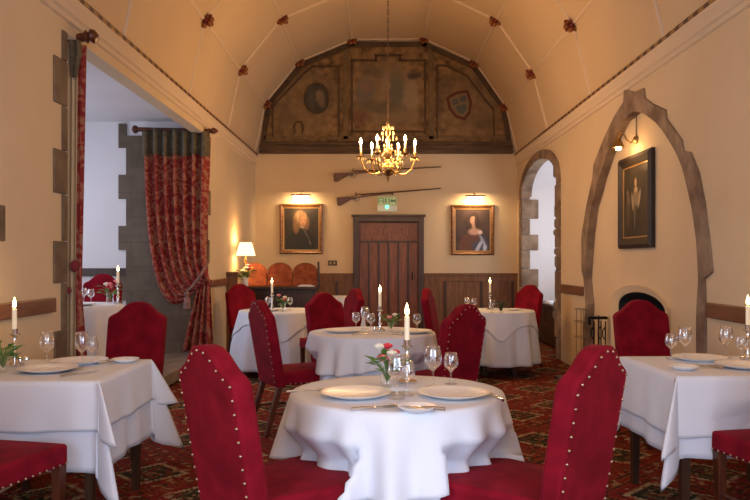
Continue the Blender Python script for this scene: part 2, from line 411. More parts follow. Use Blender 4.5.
# stone ring of the pointed arch
b = MB(); n = len(oo); xa, xb = XR-.02, XR+.08
vs = [(xa, *p) for p in oo] + [(xa, *p) for p in oi] + [(xb, *p) for p in oo] + [(xb, *p) for p in oi]
fs = []
for i in range(n-1):
    fs += [(i, i+1, n+i+1, n+i), (2*n+i, 3*n+i, 3*n+i+1, 2*n+i+1), (i, 2*n+i, 2*n+i+1, i+1), (n+i, n+i+1, 3*n+i+1, 3*n+i)]
b.add(vs, fs); trim(b, stone_arch, bevel=.012)
# alcove back with fireplace hole
XA = XR + .07
FA = arch(6.37, 7.62, .86, .155, 16)
al = [(5.2, 0), (6.37, 0)] + FA + [(7.62, 0), (8.75, 0), (8.75, 3.0), (5.2, 3.0)]
struct(plane_poly([al], lambda u, v: (XA, u, v), 'wall_alcove', plaster))
b = MB(); A = [(6.37, 0)] + FA + [(7.62, 0)]
b.strip([(XA, *p) for p in A], [(XA+.5, p[0]*.96+.28, p[1]*.94) for p in A]); b.add([(XA+.49, 6.2, 0), (XA+.49, 7.8, 0), (XA+.49, 7.8, 1.2), (XA+.49, 6.2, 1.2)], [(0, 1, 2, 3)])
trim(b, soot)
FO = arch(6.27, 7.78, .88, .20, 16)
b = MB(); A2 = [(6.27, 0)] + FO + [(7.78, 0)]
b.strip([(XA-.03, *p) for p in A2], [(XA-.005, *p) for p in A]); b.strip([(XA-.03, *p) for p in A2], [(XA+.01, *p) for p in A2]); trim(b, plaster, smooth=True)
# hearth
trim(MB().box(XR-.42, XA+.4, 6.55, 8.35, 0, .025), slate, bevel=.008)
# window recess on the right
XW = XR + .95
b = MB(); A = [(9.93, 0)] + W1 + [(12.42, 0)]
b.strip([(XR, *p) for p in A], [(XW, *p) for p in A])
struct(b.build('wall_recess', bayplaster, smooth=True, ang=30))
struct(plane_poly([[(9.93, 0)] + W1 + [(12.42, 0)], [(10.35, .95), (12.0, .95), (12.0, 2.5), (10.35, 2.5)]], lambda u, v: (XW, u, v), 'wall_recess_outer', bayplaster))
w = MB().box(XW, XW+.05, 10.35, 10.40, .95, 2.5).box(XW, XW+.05, 11.95, 12.0, .95, 2.5).box(XW, XW+.05, 10.35, 12.0, .95, 1.0).box(XW, XW+.05, 10.35, 12.0, 2.45, 2.5).box(XW, XW+.05, 11.15, 11.2, .95, 2.5)
struct(w.build('window_2', stone_grey))
# stone ring round the recess, ragged inner quoins
random.seed(3)
b = MB(); WO = arch(9.76, 12.62, 2.42, .54); WI = arch(9.97, 12.40, 2.38, .45)
def blk(y0, y1, z0, z1, x0=XR-.02, x1=XR+.10): b.box(x0, x1, y0, y1, z0, z1)
for i in range(14):
    q = [WO[i], WO[i+1], WI[i+1], WI[i]]; b.prism(q, XR-.02, XR+.16, 'x')
zz = 0; k = 0
while zz < 2.40:
    h = random.uniform(.26, .34); h = min(h, 2.42-zz)
    blk(12.38, 12.62, zz, zz+h-.006, XR-.02, XR+(.27 if k % 2 else .13)); blk(9.76, 9.95+(.09 if k % 2 else .02), zz, zz+h-.006, XR-.02, XR+.12); zz += h; k += 1
trim(b, stone_arch, bevel=.015)
# little irregular stones on the near jamb
b = MB(); zz = .5
while zz < 2.5:
    h = random.uniform(.10, .2); e = random.uniform(.0, .38)
    b.box(XR+.03, XR+.12, 9.9, 10.02+e, zz, zz+h-.01); zz += h
trim(b, stone_grey, bevel=.03)
# left wall, opening to the bay
BY0, BY1, BZ = 5.07, 9.30, 2.88
SW = [(-2.2, .8), (.4, .8), (.4, 2.6), (-2.2, 2.6)]
struct(plane_poly([[(YR, 0), (BY0, 0), (BY0, 3.16), (YR, 3.16)], SW], lambda u, v: (XL, u, v), 'wall_left', plaster, (-.32, 0, 0)))
for nm, y0, y1, z0, z1 in (('wall_left_far', BY1, YB, 0, 3.16), ('wall_left_lintel', BY0, BY1, BZ, 3.16)):
    struct(MB().box(XL-.14, XL, y0, y1, z0, z1).build(nm, plaster))
XBY = -4.7
struct(MB().box(XBY-.2, XL, BY0-.0, BY1+.01, .03, .15).build('floor_bay', stepm, bevel=.006))
struct(MB().box(XBY-.2, XL-.14, BY0-.3, BY1+.2, 3.06, 3.16).build('ceiling_bay', bayplaster))
struct(MB().box(XBY-.2, XL-.14, BY1, BY1+.15, 0, 3.06).build('wall_bay_far', bayplaster))
struct(MB().box(XBY-.2, XL-.32, BY0-.15, BY0, 0, 3.06).build('wall_bay_near', bayplaster))
struct(plane_poly([[(BY0, 0), (BY1, 0), (BY1, 3.06), (BY0, 3.06)], [(5.6, 1.0), (8.8, 1.0), (8.8, 2.7), (5.6, 2.7)]], lambda u, v: (XBY, u, v), 'wall_bay_outer', bayplaster, (-.2, 0, 0)))
w = MB()
for y in (5.6, 6.4, 7.2, 8.0, 8.75): w.box(XBY-.1, XBY-.05, y, y+.05, 1.0, 2.7)
for z in (1.0, 1.85, 2.65): w.box(XBY-.1, XBY-.05, 5.6, 8.8, z, z+.05)
struct(w.build('window_1', stone_grey))
# coursed stone face of the far jamb with toothed edge
b = MB(); b.box(-3.17, XL+.004, BY1-.03, BY1-.0, .15, BZ)
for py0, py1 in ((124, 148), (175, 199), (226, 250), (276, 300), (325, 345)):
    b.box(-3.265, -3.17, BY1-.03, BY1-.0, PZ(py1, BY1), PZ(py0, BY1))
trim(b, coursed)
b = MB()
for i, (py0, py1) in enumerate(((140, 165), (190, 215), (240, 262), (285, 308))):
    b.box(XL-.02, XL+.012, BY1-.02, BY1+.06+.05*(i % 2), PZ(py1, BY1), PZ(py0, BY1))
trim(b, stone, bevel=.006)
# near jamb quoins
b = MB(); d = 5.0
for py0, py1, wd in ((20, 59, .06), (59, 105, .19), (105, 150, .06), (150, 194, .19), (194, 241, .06), (241, 283, .19), (283, 330, .07), (330, 376, .18), (376, 430, .07), (430, 453, .18)):
    z1, z0 = PZ(py0, d), max(.0, PZ(py1, d)); z1 = min(z1, BZ)
    b.box(XL-.33, XL+.014, BY0-wd, BY0+.012, z0+.002, z1-.002)
trim(b, stone, bevel=.006)
trim(MB().box(XL-.05, XL+.012, 4.05, 4.24, PZ(241, 4.2), PZ(205, 4.2)), stone, bevel=.006)
# dado rails
trim(MB().box(XL, XL+.03, .45, BY0-.2, .975, 1.07), railwood, bevel=.008)
trim(MB().box(XL, XL+.03, BY1+.12, 10.42, .975, 1.07), railwood, bevel=.008)
trim(MB().box(XBY, -3.17, BY1-.03, BY1, 1.12, 1.22), darkwood, bevel=.006)
trim(MB().box(XR-.03, XR, .45, 5.37, .90, 1.01), railwood, bevel=.008)
trim(MB().box(XR-.03, XR, 8.66, 9.74, .90, 1.01), railwood, bevel=.008)
# back wainscot panelling
def wainscot(x0, x1, seams):
    b = MB(); b.box(x0, x1, YB-.035, YB, 0, 1.085)
    b.box(x0, x1, YB-.06, YB-.0, 1.06, 1.10); b.box(x0, x1, YB-.05, YB, 0, .14); b.box(x0, x1, YB-.045, YB, .96, 1.06)
    trim(b, panelwood, bevel=.004)
    b = MB()
    for s in seams: b.box(s-.022, s+.022, YB-.052, YB-.034, .14, .96)
    trim(b, doordark, bevel=.004)
wainscot(XL, PX(353, YB), [PX(p, YB) for p in (262, 300, 337)])
wainscot(PX(424, YB), XR, [PX(p, YB) for p in (445, 481, 512)])
# skirting boards
struct(MB().box(XR-.02, XR, YR, 5.45, 0, .14).build('baseboard_right', plaster, bevel=.005))
struct(MB().box(XL, XL+.02, YR, BY0-.2, 0, .14).build('baseboard_left', plaster, bevel=.005))
# rear wall (behind the viewpoint) with its windows
rear = [(XL, 0), (XR, 0)] + [(x, z) for x, z in reversed(CP)]
struct(plane_poly([rear, [(-1.8, .7), (-.1, .7), (-.1, 2.7), (-1.8, 2.7)], [(.3, .7), (2.05, .7), (2.05, 2.7), (.3, 2.7)]], lambda u, v: (u, YR, v), 'wall_rear', plaster, (0, -.2, 0)))

# ------------------------------------------------------------------ back wall door
dr = struct(thing('door_1', None, None, ((DX0+DX1)/2, YB, 0)))
w = (DX1-DX0)/2
b = MB(); fw = .10
b.box(-w-fw, -w, -.07, .18, 0, DZ+.09); b.box(w, w+fw, -.07, .18, 0, DZ+.09); b.box(-w, w, -.07, .18, DZ, DZ+.09)
b.box(-w-.13, w+.13, -.085, .0, DZ+.085, DZ+.125)
b.build('door_frame', doordark, dr, bevel=.008)
b = MB(); npl = 6
for i in range(npl):
    a = -w + 2*w*i/npl; b.box(a+.006, a+2*w/npl-.006, .03, .08, .01, DZ-.34)
b.box(-w, w, .05, .09, 0, DZ-.005); b.build('door_planks', doorwood, dr, bevel=.006)
b = MB()
for i in range(1, npl):
    a = -w + 2*w*i/npl; b.box(a-.018, a+.018, .012, .04, .01, DZ-.34)
    for k in range(16): b.ball((a, .012, .08+k*.1), .008, 6, 1, 4)
b.box(-w, w, .015, .05, DZ-.36, DZ-.325); b.build('door_battens', doordark, dr, bevel=.004)
b = MB()
b.box(-w, w, .03, .06, DZ-.325, DZ-.005)
for r_ in range(3):
    for i in range(9):
        cx_ = -w + (i+.5+(.5 if r_ % 2 else 0))*2*w/9; z_ = DZ-.27+r_*.10
        if cx_ > w-.04: continue
        b.prism([(cx_-.045, z_), (cx_, z_-.045), (cx_+.045, z_), (cx_, z_+.045)], .016, .035, 'y')
b.build('carved_panel', doorwood, dr, bevel=.004)
b = MB(); b.tube([(w-.10, .0, .98), (w-.10, -.02, 1.0), (w-.10, -.02, 1.1), (w-.10, .0, 1.12)], .01, 8); b.build('door_handle', iron, dr, smooth=True)

# ------------------------------------------------------------------ painted lunette
LC = (-.0, YB-.03, 3.19)
lun = thing('painted_panel', 'large arched painted timber panel with dark mouldings filling the vault end above the muskets', 'painting', (0, YB, 3.19))
scx = lambda px: PX(px, YB); scz = lambda py: PZ(py, YB)-3.19
poly = [(scx(261), scz(152)), (scx(268), scz(104)), (scx(300), scz(64)), (scx(352), scz(43)), (scx(424), scz(43)), (scx(474), scz(65)), (scx(504), scz(107)), (scx(511), scz(152))]
def Bl(px, py, rx, ry, c, s=.4, a=0, op=1): return (scx(px), scz(py), rx/57.6, ry/57.6, c, s, a, op)
lm = painting_mat('lunette_paint', (.10, .052, .016), (.30, .175, .065), [
    Bl(388, 95, 34, 36, (.24, .165, .085), .35, 0, .7), Bl(300, 105, 34, 36, (.22, .15, .075), .4, 0, .6), Bl(468, 105, 32, 34, (.22, .15, .075), .4, 0, .6),
    Bl(366, 92, 9, 14, (.13, .12, .10), .5, 0, .8), Bl(366, 88, 5, 5, (.22, .13, .08), .6), Bl(396, 92, 8, 17, (.10, .11, .09), .5, 0, .8), Bl(411, 95, 7, 18, (.29, .22, .13), .4, 0, .8),
    Bl(414, 76, 6, 4, (.07, .045, .03), .5), Bl(380, 108, 24, 6, (.11, .085, .05), .6, .1, .8), Bl(360, 118, 9, 7, (.15, .06, .035), .6, 0, .8), Bl(404, 116, 14, 7, (.22, .15, .08), .6, 0, .8),
    Bl(372, 72, 12, 5, (.10, .075, .045), .7, .3, .7), Bl(385, 84, 4, 9, (.28, .20, .12), .5, 0, .7),
    Bl(335, 90, 8, 20, (.12, .08, .045), .8, 0, .5), Bl(285, 115, 8, 12, (.12, .075, .04), .7, 0, .6), Bl(484, 122, 12, 8, (.12, .08, .045), .7, 0, .6),
    Bl(446, 84, 8, 10, (.11, .07, .04), .7, .5, .6), Bl(440, 104, 4, 16, (.10, .06, .035), .7, 0, .6), Bl(478, 84, 5, 9, (.11, .075, .045), .7, -.6, .6)],
    distort=.10, scale=9, rough=.75, nscale=8)
b = MB(); b.prism(poly, -.03, -.005, 'y'); b.build('painted_board', lm, lun)
def bars(name, pts, w_, m, closed=False, y0=-.05, y1=-.028, parent=lun):
    b = MB(); P = [Vector((scx(x), 0, scz(y))) for x, y in pts]; n = len(P)
    for i in range(n if closed else n-1):
        p, q = P[i], P[(i+1) % n]; t = (q-p).normalized(); nn = Vector((-t.z, 0, t.x))*w_/2; p2 = p - t*w_/2; q2 = q + t*w_/2
        b.prism([((p2+nn).x, (p2+nn).z), ((q2+nn).x, (q2+nn).z), ((q2-nn).x, (q2-nn).z), ((p2-nn).x, (p2-nn).z)], y0, y1, 'y')
    return b.build(name, m, parent, bevel=.004)
rim = [(262, 151), (269, 105), (301, 66), (352, 45), (424, 45), (473, 67), (503, 108), (510, 151)]
bars('rim_moulding', rim, .09, mouldpaint)
bars('panel_border', [(352, 132), (352, 61), (376, 61), (376, 56), (400, 56), (400, 61), (425, 61), (425, 132)], .035, mouldpaint, True)
bars('panel_border', [(273, 138), (273, 107), (304, 74), (313, 67), (339, 67), (339, 138)], .03, mouldpaint, False)
bars('panel_border', [(437, 138), (437, 66), (446, 66), (466, 76), (493, 110), (494, 138)], .03, mouldpaint, False)
bars('stile', [(346, 140), (346, 52)], .09, mouldlight); bars('stile', [(431, 140), (431, 52)], .09, mouldlight)
bars('lower_rail', [(266, 138), (506, 138)], .06, mouldlight)
b = MB(); x0, x1 = scx(260), scx(512)
b.box(x0, x1, -.10, 0, scz(154), scz(146)); b.box(x0+.03, x1-.03, -.075, 0, scz(146), scz(142)); b.build('beam', beamwood, lun, bevel=.012)
# oval medallion
md = painting_mat('medallion_paint', (.030, .028, .02), (.06, .05, .034), [(.05, .05, .07, .09, (.20, .14, .08), .5), (.08, -.05, .06, .10, (.16, .11, .06), .6), (-.1, .0, .06, .18, (.07, .06, .045), .6)], distort=.05, rough=.7)
b = MB(); n = 32; q = [(.20*cos(2*pi*i/n), .25*sin(2*pi*i/n)) for i in range(n)]; b.prism(q, -.012, .012, 'y')
b.build('oval_medallion', md, lun, loc=(scx(317), -.04, scz(99)))
b = MB(); b.tube([(.21*cos(2*pi*i/n), 0, .26*sin(2*pi*i/n)) for i in range(n+1)], .012, 6, False); b.build('medallion_rim', mouldpaint, lun, loc=(scx(317), -.05, scz(99)), smooth=True)
# shield
sh = [(-.20, .20), (.0, .25), (.02, .25), (.20, .22), (.21, .0), (.13, -.18), (0, -.27), (-.13, -.18), (-.21, .0)]
ROT = Matrix.Rotation(.28, 4, 'Y')
b = MB(); b.prism(sh, -.015, .01, 'y'); b.cur = 1; b.prism([(x*.78, z*.80) for x, z in sh], -.022, -.01, 'y'); b.cur = 2
b.prism([(-.12, .03), (-.02, .03), (-.02, .13), (-.12, .13)], -.028, -.02, 'y'); b.prism([(.02, .05), (.13, .05), (.13, .14), (.02, .14)], -.028, -.02, 'y')
b.prism([(-.09, -.10), (.0, -.16), (.10, -.08), (.08, .0), (-.08, .0)], -.028, -.02, 'y')
sm = [mat('shield_red', (.11, .022, .012), .7), mat('shield_pale', (.20, .14, .07), .7), mat('shield_grey', (.09, .095, .085), .7)]
o = b.build('heraldic_shield', sm, lun, loc=(scx(460), -.04, scz(106))); o.rotation_euler = (0, -.28, 0)
b = MB(); b.tube([(-.06, 0, -.10), (-.08, 0, .02), (-.04, 0, .10), (.04, 0, .10), (.08, 0, .02), (.06, 0, -.10)], .018, 6); b.build('painted_ornament', mouldpaint, lun, loc=(scx(299), -.04, scz(128)))

# ------------------------------------------------------------------ muskets
def musket(name, label, xb, zb, xm, zm):
    t = thing(name, label, 'gun', (PX(xb, YB), YB-.075, PZ(zb, YB)), 0, 'antique muskets above the door')
    L = PX(xm, YB)-PX(xb, YB); dz = PZ(zm, YB)-PZ(zb, YB); a = math.atan2(dz, L); t.rotation_euler = (0, -a, 0)
    b = MB(); b.prism([(0, -.10), (.05, -.115), (.26, -.01), (.36, .005), (.95, .012), (.95, .032), (.36, .045), (.30, .035), (.22, .03), (0, .035)], -.022, .022, 'y')
    b.build('stock', gunwood, t, bevel=.008)
    b = MB(); b.tube([(.34, 0, .045), (L*.78, 0, .035), (L, 0, .03)], [.016, .012, .009], 8); b.build('barrel', gunmetal, t, smooth=True)
    b = MB(); b.box(.30, .42, -.032, -.02, .005, .04); b.tube([(.34, -.03, .03), (.33, -.03, .08), (.36, -.03, .09)], .009, 6); b.tube([(.39, -.03, .03), (.41, -.03, .07)], .008, 6)
    b.build('flintlock', gunmetal, t)
    b = MB(); b.tube([(.28, 0, -.0), (.30, 0, -.05), (.36, 0, -.055), (.40, 0, -.0)], .005, 6); b.build('trigger_guard', gunmetal, t)
    MB().box(.30, .33, .02, .072, -.02, .01).build('wall_hook', iron, t); MB().box(.95, .98, .02, .072, .0, .03).build('wall_hook', iron, t)
musket('musket', 'long antique musket on the wall, the upper one, passing behind the chandelier', 334, 176, 441, 169)
musket('musket', 'long antique musket on the wall, the lower one, just above the exit sign', 337, 200, 441, 190.5)

# ------------------------------------------------------------------ exit sign
t = thing('exit_sign', 'small illuminated green emergency exit sign above the wooden door', 'sign', (PX(387, YB), YB, PZ(205, YB)))
MB().box(-.165, .165, -.03, -.01, .0, .14).build('sign_face', signface, t, bevel=.004)
b = MB(); y0, y1 = -.036, -.029
b.box(-.15, -.14, y0, y1, .02, .12); b.box(-.15, -.06, y0, y1, .11, .12); b.box(-.07, -.06, y0, y1, .02, .12); b.box(-.15, -.06, y0, y1, .06, .07)      # door outline
b.ball((-.02, -.033, .115), .011, 6, 1, 4); b.tube([(-.02, -.033, .10), (-.028, -.033, .065)], .008, 6); b.tube([(-.028, -.033, .065), (-.01, -.033, .05), (-.018, -.033, .02)], .006, 6); b.tube([(-.028, -.033, .065), (-.05, -.033, .04)], .006, 6); b.tube([(-.045, -.033, .085), (-.02, -.033, .095), (.0, -.033, .08)], .005, 6)
b.box(.03, .045, y0, y1, .02, .12); b.prism([(.06, .07), (.09, .115), (.09, .025)], y0, y1, 'y'); b.box(.09, .15, y0, y1, .055, .085); b.box(.14, .15, y0, y1, .02, .12)
b.build('sign_pictogram', signgreen, t)
MB().box(-.17, .17, -.06, 0, -.12, -.005).build('lamp_housing', signwhite, t, bevel=.01)
b = MB(); b.ball((0, -.065, -.035), .028, 10, 1, 6); b.build('status_light', led, t, smooth='all')

# ------------------------------------------------------------------ portraits
def framed(name, label, loc, rz, w_, h_, fw_, m_frame, slip, canvas, depth=.05, cat='painting'):
    t = thing(name, label, cat, loc, rz)
    b = MB(); pr = [(0, 0), (0, -depth*.6), (fw_*.35, -depth), (fw_*.6, -depth*.75), (fw_, -depth*.45), (fw_, 0)]
    W, H = w_/2, h_/2
    rows = []
    for (o_, y_) in pr: rows.append([(-W+o_, y_, -H+o_), (W-o_, y_, -H+o_), (W-o_, y_, H-o_), (-W+o_, y_, H-o_)])
    vs = [p for r_ in rows for p in r_]; fs = []
    for i in range(len(rows)-1):
        for k in range(4): fs.append((i*4+k, i*4+(k+1) % 4, (i+1)*4+(k+1) % 4, (i+1)*4+k))
    for k in range(4): fs.append((k, (k+1) % 4, 20+(k+1) % 4, 20+k))
    b.add(vs, fs); b.build('picture_frame', m_frame, t)
    b = MB(); a = fw_; c = fw_+.012
    for x0, x1, z0, z1 in ((-W+a, W-a, -H+a, -H+c), (-W+a, W-a, H-c, H-a), (-W+a, -W+c, -H+a, H-a), (W-c, W-a, -H+a, H-a)): b.box(x0, x1, -.024, -.004, z0, z1)
    b.build('gilt_slip', slip, t)
    MB().box(-W+c-.002, W-c+.002, -.016, -.004, -H+c-.002, H-c+.002).build('canvas', canvas, t)
    return t
skin = (.50, .24, .13)
p1 = painting_mat('portrait_bewigged', (.020, .013, .007), (.036, .024, .012), [
    (-.01, -.34, .27, .36, (.010, .010, .008), .08), (-.02, .17, .115, .15, (.22, .115, .05), .2), (-.09, .05, .055, .13, (.17, .085, .035), .3), (.09, .10, .045, .12, (.17, .085, .035), .3),
    (-.06, .20, .02, .09, (.32, .19, .09), .5), (.07, .19, .02, .08, (.30, .17, .08), .5), (.03, .135, .055, .082, (.40, .19, .095), .2), (.01, .155, .012, .007, (.08, .035, .02), .4), (.05, .155, .012, .007, (.08, .035, .02), .4),
    (.033, .13, .008, .02, (.50, .27, .15), .5), (.033, .098, .018, .006, (.28, .07, .045), .4), (.035, .06, .035, .02, (.26, .12, .06), .5), (.02, .03, .035, .022, (.34, .25, .17), .3, .5), (.08, -.08, .010, .12, (.11, .09, .065), .4, -.5), (.15, -.24, .015, .04, (.13, .10, .07), .4, -.4)],
    distort=.008)
framed('portrait_painting', 'gilt-framed portrait of a figure in a long curled wig, left of the door', ((PX(280, YB)+PX(323, YB))/2, YB-.004, (PZ(204, YB)+PZ(254, YB))/2), 0, .75, .87, .065, giltframe, goldslip, p1)
p2 = painting_mat('portrait_blue_dress', (.040, .020, .014), (.062, .034, .026), [
    (-.20, .02, .08, .14, (.065, .038, .032), .4), (.0, -.30, .25, .24, (.12, .045, .025), .15), (.13, -.26, .14, .15, (.055, .06, .10), .4), (.10, -.30, .03, .14, (.42, .44, .55), .4, .5), (.18, -.20, .025, .13, (.28, .32, .45), .4, -.5), (.21, -.31, .03, .06, (.5, .52, .6), .4),
    (.03, .20, .075, .105, (.030, .014, .008), .15), (.09, .08, .03, .09, (.035, .016, .009), .3, .3), (-.03, -.14, .15, .08, (.12, .045, .025), .4), (.03, -.03, .10, .055, (.42, .25, .19), .45), (.13, -.04, .04, .035, (.55, .42, .38), .3), (.02, .07, .036, .075, (.40, .23, .155), .35), (.005, .165, .05, .070, (.46, .26, .17), .2), (.055, .15, .022, .10, (.05, .024, .012), .4),
    (-.013, .185, .010, .005, (.10, .04, .03), .4), (.022, .185, .010, .005, (.10, .04, .03), .4), (.003, .165, .006, .018, (.62, .38, .27), .5), (.004, .136, .013, .005, (.40, .09, .07), .4)],
    distort=.008)
framed('portrait_painting', 'gilt-framed portrait of a figure in a blue and white gown, right of the door', ((PX(451, YB)+PX(494, YB))/2, YB-.004, (PZ(205, YB)+PZ(255, YB))/2), 0, .75, .87, .065, giltframe, goldslip, p2)
p3 = painting_mat('portrait_dark_gown', (.018, .012, .008), (.036, .024, .014), [
    (.0, -.20, .13, .24, (.010, .009, .008), .2), (.0, .04, .075, .085, (.20, .15, .09), .25), (-.09, .0, .025, .09, (.30, .23, .15), .3, -.3), (.09, .02, .028, .09, (.34, .26, .17), .3, .35), (-.03, -.14, .012, .13, (.16, .12, .08), .5, .1), (.0, .115, .045, .025, (.42, .29, .17), .3), (-.005, .19, .038, .052, (.05, .028, .015), .2), (-.008, .18, .028, .042, (.46, .30, .18), .2),
    (-.21, .02, .04, .06, (.18, .12, .07), .4), (-.23, .10, .022, .03, (.24, .15, .09), .3), (-.22, -.12, .06, .12, (.08, .055, .032), .4)], distort=.01)
yc = 7.06
framed('portrait_painting', 'black-framed portrait of a standing figure inside the pointed arch', (XA-.004, yc, 1.88), -pi/2, .90, .895, .10, blackframe, goldslip, p3, depth=.055)

# ------------------------------------------------------------------ picture lights
def spot(loc, power, r=.03, c=(1, .56, .22)):
    l = bpy.data.lights.new('lamp_light', 'POINT'); l.energy = power; l.color = c; l.shadow_soft_size = r
    o = bpy.data.objects.new('lamp_light', l); col.objects.link(o); o.location = loc; return o
def picture_light(px, py, label):
    x, z = PX(px, YB), PZ(py, YB)
    t = thing('picture_light', label, 'lamp', (x, YB, z))
    b = MB(); b.tube([(0, 0, .05), (0, -.10, .09), (0, -.17, .03)], .009, 8); b.build('bracket', brass, t, smooth=True)
    b = MB()
    n = 10; sec = [(-.19+.035*cos(a), .0+.035*sin(a)) for a in [pi*i/n for i in range(n+1)]]
    rows = [[(xx, y, zz) for (y, zz) in sec] for xx in (-.165, .165)]
    b.strip(rows[0], rows[1]); b.add(rows[0], [tuple(range(n+1))]); b.add(rows[1], [tuple(range(n+1))]); b.build('hood', brass, t, smooth=True, solid=.004)
    b = MB(); b.tube([(-.14, -.19, .008), (.14, -.19, .008)], .008, 8); b.build('tube_bulb', bulb_m, t, smooth=True)
    l = bpy.data.lights.new('picture_lamp', 'AREA'); l.shape = 'RECTANGLE'; l.size = .28; l.size_y = .03; l.energy = 5.5; l.color = (1, .68, .36)
    o = bpy.data.objects.new('picture_lamp', l); col.objects.link(o); o.location = (x, YB-.19, z-.02); o.rotation_euler = (radians(35), 0, 0)
picture_light(302, 197, 'brass picture light over the portrait in the curled wig')
picture_light(474, 198, 'brass picture light over the portrait in the blue gown')
# swan neck lamp over the arch portrait
t = thing('picture_light', 'swan-neck brass lamp glowing above the black-framed portrait in the arch', 'lamp', (XA, 7.08, 2.47))
b = MB(); b.lathe([(.03, 0), (.04, .01), (.03, .03), (.012, .04)], 12); o = b.build('wall_rose', brass, t, smooth=True); o.rotation_euler = (0, -pi/2, 0)
b = MB(); b.tube([(-.02, 0, 0), (-.06, .0, -.03), (-.10, .0, .0), (-.13, 0, .06), (-.16, 0, .07), (-.18, 0, .02), (-.18, 0, -.04)], .009, 8); b.build('arm', brass, t, smooth=True)
b = MB(); b.lathe([(.012, .05), (.03, .03), (.055, -.03), (.058, -.035)], 16, (-.18, 0, -.04)); b.build('lamp_hood', brass, t, smooth=True, solid=.003)
b = MB(); b.ball((-.18, 0, -.075), .028, 10, 1, 6); b.build('bulb', bulb_m, t, smooth='all')
b = MB(); b.tube([(-.01, 0, .02), (-.008, .0, .30)], .004, 6); b.build('flex', darkwood, t)
spot((XA-.18, 7.08, 2.33), 5, .05)

# switch plate
t = thing('switch_plate', 'small brass double switch plate on the wall beside the door', 'switch', (PX(332.5, YB), YB, PZ(263, YB)))
MB().box(-.08, .08, -.012, 0, -.045, .045).build('plate', mat('dark_brass', (.10, .06, .03), .35, .8), t, bevel=.004)
for sx in (-.035, .035): MB().box(sx-.012, sx+.012, -.024, -.01, -.018, .018).build('rocker', brass, t, bevel=.003)

# ------------------------------------------------------------------ chandelier
cd = 8.4; cxx = PX(388, cd)
ch = thing('chandelier', 'brass chandelier with candle bulbs and crystal drops hanging on a long chain', 'chandelier', (cxx, cd, 2.20))
b = MB(); b.lathe([(.003, .0), (.012, .03), (.02, .05), (.012, .07), (.05, .09), (.085, .13), (.09, .16), (.07, .2), (.03, .225), (.02, .26), (.045, .30), (.05, .33), (.025, .37), (.015, .44), (.03, .48), (.03, .50), (.012, .54), (.01, .64), (.02, .66), (.008, .69)], 20)
b.build('stem', brass, ch, smooth=True)
b = MB(); ztop = 5.14 - 2.20; nz = 46
for i in range(nz):
    z0 = .69 + (ztop-.69)*i/nz; z1 = .69 + (ztop-.69)*(i+1)/nz; zc = (z0+z1)/2; h = (z1-z0)*.62
    n = 8; ring = [((.010*cos(2*pi*k/n)) if i % 2 else 0, 0 if i % 2 else (.010*cos(2*pi*k/n)), zc + h*sin(2*pi*k/n)) for k in range(n+1)]
    b.tube(ring, .0035, 5, False)
b.build('chain', gunmetal, ch, smooth=True)
def armpts(a, R):
    P = [(.05, .17), (.12, .10), (.20, .10), (.27, .16), (.30, .23), (R, .28)]
    return [(r_*cos(a), r_*sin(a), z_) for r_, z_ in P]
drop_obj = MB().ball((0, 0, 0), .010, 6, 1.9, 4).build('crystal_drop', mat('crystal_amber', (.85, .62, .32), .08, .35), ch, smooth='all'); drop_obj.location = (.07, 0, .56)
for k in range(6):
    a = k*pi/3 + .12; R = .31; x_, y_ = R*cos(a), R*sin(a)
    b = MB(); b.tube(armpts(a, R), .008, 8)
    b.tube([(r_*cos(a), r_*sin(a), z_) for r_, z_ in [(.04, .30), (.10, .36), (.16, .30), (.12, .22), (.18, .15)]], .005, 6); arm = b.build('arm', brass, ch, smooth=True)
    b = MB(); b.lathe([(.01, .27), (.05, .285), (.055, .295), (.02, .295), (.014, .30), (.018, .33), (.016, .345)], 14, (x_, y_, 0)); b.build('drip_pan', brass, arm, smooth=True)
    b = MB(); b.lathe([(.012, .34), (.012, .43), (.001, .432)], 10, (x_, y_, 0)); b.build('candle_sleeve', wax, arm, smooth=True)
    b = MB(); b.lathe([(.004, .43), (.014, .445), (.016, .46), (.010, .48), (.001, .50)], 10, (x_, y_, 0)); b.build('candle_bulb', bulb_m, arm, smooth='all')
    for q in range(6):
        th = q*pi/3; o = drop_obj.copy(); col.objects.link(o); o.parent = arm; o.location = (x_+.05*cos(th), y_+.05*sin(th), .262)
    spot((cxx+x_*1.02, cd+y_*1.02, 2.20+.47), 20, .03)
random.seed(2)
for lev, (R, z_) in enumerate(((.07, .56), (.10, .50), (.13, .40), (.15, .33), (.13, .26), (.10, .2), (.06, .62))):
    for q in range(10):
        th = q*2*pi/10 + lev*.3; o = drop_obj.copy(); col.objects.link(o); o.parent = ch; o.location = (R*cos(th), R*sin(th), z_)

# ------------------------------------------------------------------ sideboard + lamp
def xw(px, d): return PX(px, d)
t = thing('sideboard', 'dark wooden sideboard with three arched tapestry back panels against the left corner', 'sideboard', (0, 0, 0))
sx0, sx1 = XL+.05, -.93; sy0, sy1 = 10.85, 11.42
b = MB(); b.box(sx0, sx1, sy0+.03, sy1, .08, .89); b.build('carcase', darkwood, t, bevel=.006)
b = MB(); b.box(sx0-.0, sx1+.03, sy0-.02, sy1+.0, .89, .93); b.build('top', darkwood, t, bevel=.008)
for i in range(3):
    a0 = sx0 + (sx1-sx0)*i/3; a1 = sx0 + (sx1-sx0)*(i+1)/3
    dd = MB().box(a0+.03, a1-.03, sy0+.01, sy0+.035, .14, .84).build('door', darkwood, t, bevel=.006)
    MB().ball((a1-.06, sy0, .5), .014, 8).build('knob', brass, dd, smooth='all')
for x_ in (sx0+.03, sx1-.03):
    for y_ in (sy0+.05, sy1-.04): MB().taper((x_, y_, 0), (x_, y_, .09), .022, .03).build('foot', darkwood, t)
